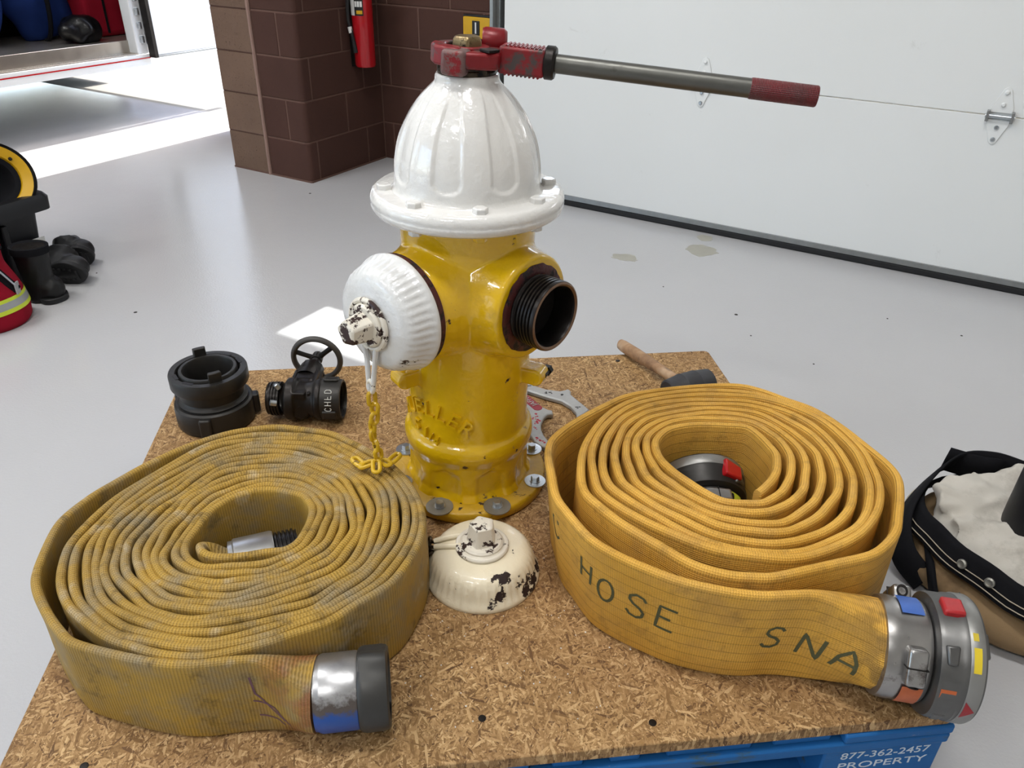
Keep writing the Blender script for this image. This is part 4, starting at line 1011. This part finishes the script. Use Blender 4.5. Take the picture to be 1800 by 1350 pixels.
def band(a0, a1, z0, z1, r): return cyl_patch(r, a0, a1, z0, z1, MR, 8)
# around the coupling: angle 0 is -Y side seen from the front (local x of MR)

obj('red_tab', G().prism([(-.017, -.014), (.013, -.014), (.013, .014), (-.017, .014)], .072, .0845, MR @ RZ(vR-1.08) @ T(0, 0, .078) @ RY(PI/2)), REDT, R_, bevel=.003)
obj('blue_paint', band(vR-1.6, vR-.95, .012, .044, .0673), BLUEP, K)
obj('yellow_sticker', band(vR-.42, vR-.05, .0985, .109, .0815), simple('yellow_sticker', (210, 184, 40), .5), R_)
obj('yellow_sticker', band(vR-.64, vR-.52, .0985, .106, .0815), simple('yellow_sticker_scrap', (200, 176, 50), .5), R_)
rows = []
for k in range(6):
    w_ = .19*(1-k/5.0); rows.append([MR @ Vector((.0816*math.cos(vR+.62+w_*(i/3-1)), .0816*math.sin(vR+.62+w_*(i/3-1)), .0965+.0155*k/5)) for i in range(7)])
obj('red_triangle', G().grid(rows), simple('red_sticker', (150, 24, 34), .4), R_, smooth=False)
obj('orange_paint', band(vR+.5, vR+1.15, .016, .045, .0673), ORNG, K)
obj('orange_paint', band(vR+.30, vR+.72, .062, .083, .0779), ORNG, R_)
# coupling inside the right roll
ci_ = Vector((.372, .335, H+.048))-Vector(RO)
MI = frame(ci_, Vector((.10, .93, .30)), (0, 0, 1)) @ XAX @ Matrix.Diagonal((.92, .92, .85, 1))
K2, R2 = storz(MI, hr, vI+.1)
R2.data.materials.clear(); R2.data.materials.append(DARKM); K2.name = 'inner_clamp_ring'; R2.name = 'inner_lock_ring'
obj('red_latch', G().prism([(-.022, -.016), (.016, -.022), (.018, .016), (-.012, .020)], .070, .0860, MI @ RZ(vI+.55) @ T(0, 0, .085) @ RY(PI/2)), RED, R2, bevel=.003)
obj('lime_paint', cyl_patch(.0675, vI+.25, vI+1.0, .020, .046, MI, 8), LIME, K2)

# ------------------------------------------------------------------ loose hydrant cap on the sheet
t = thing('loose_outlet_cover', 'cream painted loose hydrant cap lying on the chipboard in front of the hydrant', 'cap', (.003, .327, H))
cap2 = cap_parts(T(0, 0, 0), t, CREAM, NUTW)
cap2.name = 'cap_shell'
obj('chain_eye', G().tube([(.0378*math.cos(a), .0378*math.sin(a), .0575) for a in [i*2*PI/40 for i in range(40)]], .0042, 10, closed=True), NUTW, t)
for s_ in (-1, 1):
    obj('eye_rod', G().tube(spl([(-.033, .012+.012*s_, .057), (-.052, .012+.010*s_, .0565), (-.074, .014+.006*s_, .0515)], 5), [.0046]*10+[.004], 10), CREAM, t)
for (x, y, zz, a, b_) in ((-.080, .016, .049, .2, 1.3), (-.086, .026, .045, 1.7, .3), (-.088, .010, .038, .8, 1.0), (-.0885, .020, .028, 2.4, .4), (-.0895, .028, .018, .3, 1.4)):
    obj('chain_link', link_geo(T(x+.004, y, zz) @ RZ(a) @ RX(b_), L=.024, Wd=.014, r=.0026), GREASE, t)

# ------------------------------------------------------------------ black hose adapter
t = thing('hose_adapter', 'black round hose adapter with locking lugs standing behind the left hose roll', 'adapter', (-.500, .822, H))
rg_ = obj('swivel_ring', G().lathe([(.05, 0), (.0655, 0), (.0675, .003), (.0685, .010), (.0685, .036), (.0675, .043), (.064, .046), (.058, .046), (.05, .04)], 90, cap0=False, cap1=False), DARKM, t, ang=35)
for a in (-1.60, .20, 2.75): obj('lug', G().prism([(-.019, -.010), (.019, -.010), (.019, .010), (-.019, .010)], .062, .0775, RZ(a) @ T(0, 0, .024) @ RY(PI/2)), DARKM, rg_, bevel=.004, seg=3)
bd = obj('body', G().lathe([(.05, .03), (.0595, .046), (.0605, .049), (.0565, .052), (.0545, .056), (.0555, .062), (.0555, .074), (.0585, .076), (.0600, .083), (.048, .083), (.044, .060), (.044, .02), (.0, .02)], 72, cap0=False, cap1=False), DARKM, t, ang=35)
def rslot(r, zz, t_): return r
ring = obj('lock_ring', G().lathe([(.058, .079), (.0655, .079), (.0672, .082), (.0672, .103), (.0658, .106), (.0555, .106), (.0535, .103), (.0535, .088), (.058, .086)], 96, closed=True), DARKM, t, ang=35)
obj('inner_lip', G().lathe([(.0425, .05), (.0425, .106), (.044, .1085), (.0485, .1085), (.050, .106), (.050, .05)], 72, closed=True), DARKM, t, ang=35)
for a in (2.02, 2.02-PI):
    c0, s0 = math.cos(a), math.sin(a)
    arc = [(r_*math.cos(a+q), r_*math.sin(a+q)) for r_, qs in ((.0475, [i*.07-.21 for i in range(7)]), (.0565, [.21-i*.07 for i in range(7)])) for q in qs]
    obj('hook_lug', G().prism(arc, .095, .124), DARKM, ring, bevel=.002)
for a in (.5, .5+PI, 1.15, 1.15+PI): obj('ring_notch', G().box((.0555, 0, .1042), (.006, .020, .0045), RZ(a)), BLACKM, ring)
obj('throat', G().lathe([(.0, .022), (.0438, .022)], 40, cap0=False, cap1=False), RUB, t)

for ch_ in t.children: ch_.data.transform(Matrix.Diagonal((1.12, 1.12, 1.10, 1)))
for ch_ in t.children:
    for q_ in ch_.children: q_.data.transform(Matrix.Diagonal((1.12, 1.12, 1.10, 1)))

# ------------------------------------------------------------------ gate valve lying on its side
t = thing('gate_valve', 'small black hose gate valve with round handwheel lying beside the adapter', 'valve', (-.312, .806, H))
VX = T(0, 0, .045) @ RZ(-.12) @ XAX
g = G().lathe([(.0, -.046), (.032, -.046), (.036, -.042), (.043, -.038), (.0435, -.022), (.036, -.018), (.034, .0), (.037, .016), (.042, .022), (.043, .030), (.040, .034), (.0, .034)], 48, VX, cap0=False, cap1=False)
vb = RZ(-.12)
g.box((-.012, .0, .045), (.030, .062, .062), vb)
g.box((-.012, .045, .048), (.040, .060, .050), vb)
body = obj('body', fuse(g, .0022, 2, .5), BLACKM, t)
for zz in (.022, .070):
    for x in (-.034, .010): obj('rib', G().box((x, .02, zz), (.007, .095, .010), vb), BLACKM, body, bevel=.002)
obj('hex_boss', G().lathe([(.019, -.030), (.019, .0), (.016, .004), (.0, .004)], 6, T(-.012, -.030, .034) @ RX(PI/2) @ RZ(.5), cap0=False, cap1=False), BLACKM, body, bevel=.002, ang=20)
P = [(.029, -.050)]
for i in range(4): q = -.052-i*.0058; P += [(.0345, q), (.0345, q-.003), (.0318, q-.0042), (.0318, q-.0055)]
P += [(.033, -.0775), (.028, -.079), (.027, -.05)]
obj('male_thread', G().lathe(P, 48, VX, cap0=False, cap1=False), THREAD, t, ang=28)
P = [(.030, .030), (.0395, .030), (.0415, .033), (.0415, .068), (.040, .072), (.0365, .0725)]
for i in range(4): q = .069-i*.008; P += [(.036, q), (.036, q-.003), (.0335, q-.004), (.0335, q-.007)]
P += [(.0, .036)]
sw = obj('swivel', G().lathe(P, 56, VX, cap0=False, cap1=False), DARKM, t, ang=28)
for a in (1.35, 3.45, 5.5):
    obj('swivel_lug', G().prism([(-.014, -.011), (.014, -.011), (.014, .011), (-.014, .011)], .040, .0455, VX @ RZ(a) @ T(0, 0, .051) @ RY(PI/2)), DARKM, sw, bevel=.002)
obj('screw', G().lathe([(.006, 0), (.006, .010), (.004, .012)], 12, T(-.053, -.006, .076) @ RY(-.5)), ZINC, body)
obj('screw', G().lathe([(.006, 0), (.006, .012), (.004, .013)], 12, T(-.056, -.036, .060) @ RX(.6) @ RY(-1.2)), ZINC, body)
# letters scratched on the swivel: C H F D reading upwards
def swp(u, v):     # u along axis, v angle
    return VX @ Vector((.0419*math.cos(v), .0419*math.sin(v), u))
for i, chx in enumerate('CHFD'):
    v_c = PI-.02-i*.30
    for stx in LET[chx]:
        pts = [(.043+.013*y, v_c-(x-.31)*.27) for x, y in stx]
        g = G()
        Q = []
        for a, b_ in zip(pts[:-1], pts[1:]):
            for k in range(5): Q.append(swp(a[0]+(b_[0]-a[0])*k/5, a[1]+(b_[1]-a[1])*k/5))
        Q.append(swp(*pts[-1])); obj('scratched_letter', G().tube(Q, .0009, 5), WSCR, sw)
st_d = Vector((.024, .150, .014)).normalized()
SM = frame(Vector((-.006, .07, .050)), st_d) @ XAX
bn = obj('bonnet', G().lathe([(.030, -.01), (.030, .006), (.026, .010), (.0245, .040), (.021, .046), (.012, .050), (.011, .066), (.0, .066)], 36, SM, rf=lambda r, zz, t_: r*(1+.03*math.cos(12*t_)) if .008 < zz < .042 else r, cap0=False, cap1=False), BLACKM, t, ang=40)
obj('stem', G().lathe([(.007, .05), (.007, .094), (.0, .095)], 16, SM, cap0=False, cap1=False), ZINC, t)
WMx = SM @ T(0, 0, .082)
R_ = .051
wh = obj('handwheel', G().tube([WMx @ Vector((R_*math.cos(a), R_*math.sin(a), -.004)) for a in [i*2*PI/48 for i in range(48)]], .0072, 12, closed=True, flat=.85), simple('grey_black_wheel', (68, 65, 62), .5, 0, .2, 40, 90, .3), t)
obj('hub', G().lathe([(.0, -.012), (.012, -.012), (.013, -.008), (.012, .008), (.0, .009)], 24, WMx, cap0=False, cap1=False), DARKM, wh)
for k in range(3):
    a = .35+k*2*PI/3
    obj('spoke', G().tube([WMx @ Vector((r_*math.cos(a), r_*math.sin(a), -.004)) for r_ in (.008, .025, .045)], [.0065, .0055, .006], 10, flat=.7), DARKM, wh)
obj('stem_nut', G().lathe([(.008, .009), (.008, .016), (.0, .017)], 6, WMx, cap0=False, cap1=False), ZINC, wh)

# ------------------------------------------------------------------ two spanners
SB = [(.104, .893), (.139, .834), (.169, .783), (.180, .771), (.188, .768), (.187, .753), (.175, .753), (.166, .742), (.157, .722), (.1545, .700), (.156, .680), (.163, .657), (.153, .635), (.145, .645), (.135, .661), (.130, .69), (.132, .718), (.138, .746), (.137, .769), (.098, .868)]
SA = [(.122, .925), (.147, .884), (.188, .853), (.217, .843), (.228, .846), (.236, .851), (.241, .841), (.238, .827), (.251, .797), (.266, .763), (.250, .746), (.234, .737), (.236, .757), (.229, .781), (.214, .804), (.184, .823), (.145, .853), (.118, .896)]
ALUW = m_metal('cast_spanner', (150, 150, 148), (178, 178, 176), .5, .55, 40, (60, 60, 56), (.70, .74))
RINK = simple('red_chip', (176, 40, 56), .6, 0, .2, 100)
for nm, P, lab, tz in (('SA', SA, 'grey spanner wrench with black marks, farther from the camera behind the hydrant', .0), ('SB', SB, 'spanner wrench with red lettered panel and red spots beside the hydrant', .0)):
    cx = sum(p[0] for p in P)/len(P); cy = sum(p[1] for p in P)/len(P)
    t = thing('spanner_wrench', lab, 'wrench', (cx, cy, H), group=None)
    bo = obj('body', G().prism([(x-cx, y-cy) for x, y in P][::-1], .001, .0125), ALUW, t, bevel=.003, seg=2)
    rr = random.Random(5)
    if nm == 'SB':
        d2 = Vector((.128-.168, .853-.768, 0)).normalized(); MP = frame(Vector((.1405-cx, .8165-cy, .0122)), d2, (0, 0, 1))
        obj('letter_panel', G().prism([(-.040+.007*(1-math.cos(a)) if False else (.042*(1 if math.cos(a) > 0 else -1)+.009*math.cos(a)), .010*math.sin(a)) for a in [i*2*PI/24 for i in range(24)]], 0, .0009, MP), RED if False else simple('dark_red_panel', (132, 24, 40), .45, 0, .1, 60), bo)
        g = text_geo('JAFFR', .017, .0012); g.xf(MP @ T(-.012, -.006, .0012)); g2 = g
        # reading towards the hydrant body
        obj('raised_lettering', g2, ALUW, bo, smooth=False)
        for (x, y) in ((.150, .752), (.146, .742), (.152, .733), (.147, .725), (.141, .706), (.143, .668), (.150, .655)):
            for _ in range(4):
                obj('red_spot', G().lathe([(rr.uniform(.0015, .0035), 0), (.001, .0004)], 7, T(x-cx+rr.uniform(-.004, .004), y-cy+rr.uniform(-.006, .006), .0124)), RINK, bo, smooth=False)
    else:
        for (x, y) in ((.150, .868), (.185, .838), (.196, .836), (.215, .826), (.243, .772)):
            for _ in range(3):
                obj('black_mark', G().box((x-cx+rr.uniform(-.004, .004), y-cy+rr.uniform(-.003, .003), .0127), (rr.uniform(.003, .008), .0022, .0004), None), BLACKM, bo, smooth=False)

# ------------------------------------------------------------------ rubber mallet
hc = Vector((.487, .795, H)); hd = Vector((.364-.446, 1.044-.822, -.010)); hd.normalize()
t = thing('mallet', 'black rubber mallet with worn wooden handle lying behind the right hose roll', 'hammer', hc)
HA = Vector((-hd.y, hd.x, 0)).normalized()*-1
MHd = frame(Vector((0, 0, .0345)), HA) @ XAX
obj('head', G().lathe([(.0, -.056), (.025, -.056), (.029, -.053), (.0335, -.020), (.0345, -.018), (.0335, -.016), (.034, .016), (.0345, .018), (.0335, .020), (.0300, .053), (.026, .056), (.0, .056)], 40, MHd, cap0=False, cap1=False), simple('grey_black_rubber', (50, 50, 54), .5, 0, .25, 40, 100, .3), t, ang=28)
p0 = Vector((0, 0, .0345)); hp = [p0+hd*q+Vector((0, 0, -.004*q/.25)) for q in (.0, .03, .05, .09, .14, .19, .235, .252, .256)]
hdl = G().tube([(0, 0, 0), (.03, 0, 0), (.05, 0, 0), (.09, 0, 0), (.14, 0, 0), (.19, 0, 0), (.245, 0, 0), (.258, 0, 0), (.261, 0, 0)], [.011, .0115, .0115, .0125, .0142, .0155, .0150, .0130, .009], 20, flat=.82)
hdl.xf(frame(p0, hd+Vector((0, 0, -.03)))); obj('handle', hdl, HWOOD, t)

# ------------------------------------------------------------------ gear at the left: tote, helmet, bag, boots
ba = math.atan2(-.838, -.545)      # direction of the long face, towards the camera
BX = Vector((-.545, -.838, 0)); BY = Vector((-.838, .545, 0))
c0 = Vector((-1.272, 2.030, 0)); 
t = thing('storage_tote', 'black plastic storage tote standing on the floor at the left edge', 'tote', c0+BX*.27+BY*.19)
def tM(o): return frame(o, BX, (0, 0, 1))
Lh = .275
def rect(x, y, r=.03):
    P = []
    for (cx, cy, a0) in ((x-r, y-r, 0), (-x+r, y-r, PI/2), (-x+r, -y+r, PI), (x-r, -y+r, 3*PI/2)):
        for i in range(5): P.append((cx+r*math.cos(a0+i*PI/8), cy+r*math.sin(a0+i*PI/8)))
    return P
FM = frame(Vector((0, 0, 0)), BX)
def rr_ring(x, y, zz): return [FM @ Vector((a, b_, zz)) for a, b_ in rect(x, y)]
obj('tub', G().rings([rr_ring(.24, .165, 0), rr_ring(.245, .17, .01), rr_ring(.268, .188, Lh-.02), rr_ring(.262, .182, Lh-.02), rr_ring(.24, .165, .02)], caps=True), PLB, t, ang=40)
obj('rim', G().rings([rr_ring(.272, .192, Lh-.055), rr_ring(.298, .216, Lh-.05), rr_ring(.300, .218, Lh-.012), rr_ring(.292, .210, Lh), rr_ring(.262, .184, Lh), rr_ring(.262, .184, Lh-.05)], caps=False), PLB, t, ang=40)
for x in (-.13, .0, .13): obj('rib', G().box((x, .181, .12), (.02, .016, .2), FM @ T(0, 0, 0) @ RX(-.06)), PLB, t, bevel=.004)
lb = obj('label', G().box((-.205, .190, .137), (.085, .0025, .032), FM @ RX(-.06)), WLBL, t)
g = text_geo('ER', .024, .0008); g.xf(FM @ RX(-.06) @ T(-.212, .1915, .128) @ RZ(PI) @ RX(PI/2)); obj('lettering', g, BLBL, lb, smooth=False)
# helmet resting on the tote
hcx = Vector((-1.378, 1.968, Lh-.035))
t = thing('fire_helmet', 'black fire helmet with a yellow band lying in the black tote top', 'helmet', hcx)
vdir = Vector((.50, -.62, .35)).normalized()
HMx = frame(Vector((0, 0, .092)), vdir) @ XAX
def squash(r, zz, t_): return r*(1+.06*math.cos(2*t_))
obj('shell', G().lathe([(.128, .012), (.130, .004), (.118, -.004), (.110, -.03), (.098, -.07), (.07, -.105), (.0, -.125), (.0, -.118), (.066, -.098), (.092, -.066), (.104, -.028), (.111, -.001), (.122, .011)], 56, HMx, rf=squash, cap0=False, cap1=False), RUB, t)
obj('yellow_band', G().lathe([(.1185, .0105), (.1185, .012), (.092, .000), (.088, -.012), (.089, -.014), (.108, -.001)], 56, HMx, rf=squash, closed=True), YELB, t)
obj('liner', G().lathe([(.088, -.006), (.074, -.012), (.066, -.04), (.04, -.07), (.0, -.08)], 40, HMx, rf=squash, cap0=False, cap1=False), BLKC, t)
for a in (.55, 2.6): obj('rivet', G().lathe([(.006, 0), (.004, .003)], 10, HMx @ T(.100*math.cos(a), .100*math.sin(a), .008)), BLACKM, t)
# red bag with reflective bands
bc = Vector((-1.338, 1.672, 0))
t = thing('red_gear_bag', 'red canvas bag with lime and silver bands at the left edge', 'bag', bc)
def bag_r(zz, a): 
    pr = [(0, .128), (.012, .140), (.05, .143), (.10, .132), (.14, .116), (.17, .104), (.205, .100), (.225, .104)]
    zsx = [p[0] for p in pr]; r = .78*float(np.interp(zz, zsx, [p[1] for p in pr]))
    return r*(1+.05*mnoise.noise(Vector((math.cos(a)*2, math.sin(a)*2, zz*9)))*min(1, zz*8))
def bag_band(z0, z1, mt, off, nm, n=10):
    P = [[Vector(((bag_r(z_, a)+off)*math.cos(a), (bag_r(z_, a)+off)*math.sin(a), z_)) for a in [i*2*PI/64 for i in range(65)]] for z_ in [z0+(z1-z0)*k/n for k in range(n+1)]]
    return obj(nm, G().grid(P), mt, t)
g = G().rings([[Vector((bag_r(z_, a)*math.cos(a), bag_r(z_, a)*math.sin(a), z_)) for a in [i*2*PI/64 for i in range(64)]] for z_ in [.225*k/30 for k in range(31)]])
obj('sack', g, REDC, t)
bag_band(.052, .064, LIMER, .0018, 'lime_band', 2); bag_band(.064, .084, SILR, .0018, 'silver_band', 3); bag_band(.084, .094, LIMER, .0018, 'lime_band', 2)
obj('drawstring_collar', G().lathe([(.078, .216), (.083, .222), (.078, .234), (.055, .238), (.0, .236)], 40, rf=lambda r, zz, a: r*(1+.05*math.sin(9*a)), cap0=False, cap1=False), BLKC, t)
sa = -.15
sp = spl([((bag_r(z_, sa+dz)+.006)*math.cos(sa+dz), (bag_r(z_, sa+dz)+.006)*math.sin(sa+dz), z_) for z_, dz in ((.205, -.55), (.17, -.30), (.13, -.1), (.105, .02))], 6)
obj('strap', G().tube(sp, .013, 8, flat=.3), BLKC, t)
obj('tag', G().box(((bag_r(.115, sa)+.012)*math.cos(sa), (bag_r(.115, sa)+.012)*math.sin(sa), .112), (.004, .022, .034), None), SILR, t)
obj('clip', G().tube(spl([(p.x+.012, p.y-.004, p.z) for p in sp[4:15:3]], 4), .003, 8), ZINC, t)
# boots
def boot_geo(h, L, w):
    g = G().lathe([(.0, .0), (w*.52, .0), (w*.50, h*.35), (w*.56, h*.75), (w*.60, h), (.0, h)], 28, T(0, 0, 0), rf=lambda r, zz, a: r*(1+.10*math.cos(2*a)), cap0=False, cap1=False)
    g.ell((L*.34, 0, .034), (L*.40, w*.46, .044)); g.ell((L*.12, 0, .045), (L*.30, w*.46, .058)); g.box((L*.28, 0, .012), (L*.6, w*.7, .024))
    return g
def sole_poly(L, w): return [(L*.30+L*.47*math.cos(a), w*.50*math.sin(a)*(1+.16*math.cos(a)-.18*math.cos(2*a))) for a in [i*2*PI/36 for i in range(36)]]
def boot(name, label, M, h=.20, L=.16, w=.085, top=True):
    t = thing(name, label, 'boot', M=M, group=None)
    me = fuse(boot_geo(h, L, w), .005, 5, .5, lambda p: .0022*mnoise.noise(p*45))
    obj('upper', me, BOOT, t)
    so_ = obj('sole', G().prism(sole_poly(L, w), -.001, .016), RUB, t, bevel=.003)
    for i in range(7):
        x = -.02*L/.16+i*L*.115
        obj('tread', G().box((x, 0, -.002), (L*.055, w*(.62 if 0 < i < 6 else .45), .005), None), RUB, so_, bevel=.001)
    if top:
        cr = obj('collar', G().lathe([(w*.55, h-.02), (w*.63, h-.018), (w*.64, h+.004), (w*.60, h+.006), (w*.52, h), (w*.48, h-.03)], 28, rf=lambda r, zz, a: r*(1+.10*math.cos(2*a)), closed=True), BLKC, t)
        obj('opening', G().lathe([(.0, h+.0005), (w*.52, h+.0005)], 28, rf=lambda r, zz, a: r*(1+.10*math.cos(2*a)), cap0=False, cap1=False), BLACKM, t)
    return t
boot('boot', 'tall black boot standing upright beside the red bag', frame((-1.246, 1.822, 0.002), (.62, -.05, 0)), .172, .095, .080)
b2 = frame((-1.300, 1.975, .043), (.95, -.03, .02), (0.30, -.80, .52)); 
b2 = frame((-1.252, 1.930, .040), (.97, -.12, .0), (.10, .86, .30))
boot('boot', 'black boot lying on its side, sole facing the camera', b2, .10, .145, .080, False)
boot('boot', 'black boot tipped over farthest back behind the sole-up boot', frame((-1.255, 2.065, .040), (.88, .1, .0), (-.2, .9, .38)), .07, .115, .078, False)

# ------------------------------------------------------------------ trousers pushed down over boots, at the right edge
pc = Vector((1.02, .36, 0))
t = thing('turnout_trousers', 'tan work trousers with grey lining crumpled on the floor at the right edge', 'trousers', pc)
def crumple(p, a, f, sd): return a*(mnoise.noise(p*f+Vector((sd, 1, 2)))+.55*abs(mnoise.noise(p*f*2.1+Vector((2, sd, 5)))))
g = G().ell((0, 0, .045), (.215, .215, .075), 48, 24); g.v = [(x, y, max(z_, .001)) for x, y, z_ in g.v]
obj('trouser_cloth', fuse(g, .008, 3, .5, lambda p: crumple(p, .016, 9, 1) if p.z > .01 else 0), TAN, t)
g = G().ell((.0, .01, .100), (.178, .180, .055), 48, 24).ell((-.06, .09, .125), (.09, .07, .05), 32, 16).ell((.02, .10, .135), (.07, .05, .06), 32, 16)
for (q0, q1, rr1) in (((-.15, .10, .125), (.06, -.02, .135), .038), ((-.16, .03, .115), (.05, -.09, .118), .032), ((-.10, -.04, .112), (.10, -.13, .112), .036), ((-.06, .13, .135), (.02, .05, .15), .036)):
    g.tube(spl([q0, tuple((x_+y_)/2+d_ for x_, y_, d_ in zip(q0, q1, (.01, .012, .008))), q1], 6), rr1, 14)
obj('grey_lining', fuse(g, .006, 2, .5, lambda p: crumple(p, .012, 15, 4)-.012*abs(mnoise.noise(p*24))), GREYC, t)
wb_ = []
for i in range(73):
    a = i*2*PI/72; r_ = .205+.012*math.sin(3*a+1); zz = .098+.012*math.sin(2*a+.6)+.006*mnoise.noise(Vector((math.cos(a)*3, math.sin(a)*3, 1)))
    wb_.append((Vector((r_*math.cos(a), r_*math.sin(a), zz))))
ins = [Vector((p.x*.93, p.y*.93, p.z+.030)) for p in wb_]; out_ = [Vector((p.x*1.05, p.y*1.05, p.z-.014)) for p in wb_]
bd_ = obj('waistband', G().grid([out_, wb_, [Vector((p.x*.965, p.y*.965, p.z+.020)) for p in wb_], ins]), BLKC, t, solid=.004)
for off, dz in ((1.052, -.009), (1.022, .0)):
    obj('stitching', G().tube([Vector((p.x*off, p.y*off, p.z+dz+.0035)) for p in wb_[:-1]], .0011, 5, closed=True), simple('pale_thread', (176, 166, 148), .8), bd_)
for a in (3.45, 3.75, 4.05, 4.4):
    i = int(a/(2*PI)*72); p = wb_[i]; nrm = Vector((p.x, p.y, .06)).normalized()
    obj('snap', G().lathe([(.0085, 0), (.0085, .003), (.006, .005), (.003, .0035)], 16, frame(p*1.0+Vector((0, 0, .008))+nrm*.004, nrm) @ XAX), ZINCD, bd_)
# wide black suspenders looping over the back
def ribbon(pts, w, mt, nm, up_=(0, 0, 1), thick=.004):
    P = spl(pts, 8); A = []; B = []
    for i, p in enumerate(P):
        k = Vector(up_[i*len(up_)//len(P)]) if isinstance(up_[0], (tuple, list)) else Vector(up_)
        A.append(p-k*w/2); B.append(p+k*w/2)
    Mi = [(a+b_)/2+Vector((0, 0, .002)) for a, b_ in zip(A, B)]
    return obj(nm, G().grid([A, Mi, B]), mt, t, solid=thick)
ribbon([(-.205, -.005, .030), (-.225, .045, .055), (-.205, .10, .085), (-.15, .15, .115), (-.075, .185, .150), (-.02, .165, .165), (.03, .13, .160)], .062, BLKC, 'suspender', (.25, -.3, .85))
ribbon([(-.075, .20, .150), (-.035, .165, .152), (.005, .15, .150), (.03, .16, .12)], .060, BLKC, 'suspender', (.0, -.15, .95))
ribbon([(-.215, -.06, .02), (-.213, -.03, .055), (-.20, .02, .085)], .055, BLKC, 'suspender', (.0, .8, .3))
for k, (x, y) in enumerate(((-.205, -.06), (-.20, -.075))): obj('buckle_wire', G().tube(spl([(x-.012, y, .035), (x-.002, y-.012, .055), (x+.004, y-.02, .078)], 5), .0018, 6), ZINC, t)
o = thing('rubber_boot', 'tall black rubber boot standing inside the crumpled trousers', 'boot', (.985, .345, .0))
LM = Matrix(((1, 0, .10, 0), (0, 1, .04, 0), (0, 0, 1, 0), (0, 0, 0, 1)))
obj('shaft', G().lathe([(.0, .0), (.060, .0), (.060, .12), (.064, .30), (.066, .34), (.060, .345), (.056, .30), (.0, .25)], 36, LM, cap0=False, cap1=False), RUB, o)
obj('reinforcement', G().lathe([(.0615, .10), (.0645, .13), (.0665, .24), (.0645, .27)], 36, LM, cap0=False, cap1=False), PLB, o)
obj('pull_strap', G().box((-.062, -.02, .30), (.006, .03, .08), LM), BLKC, o, bevel=.002)
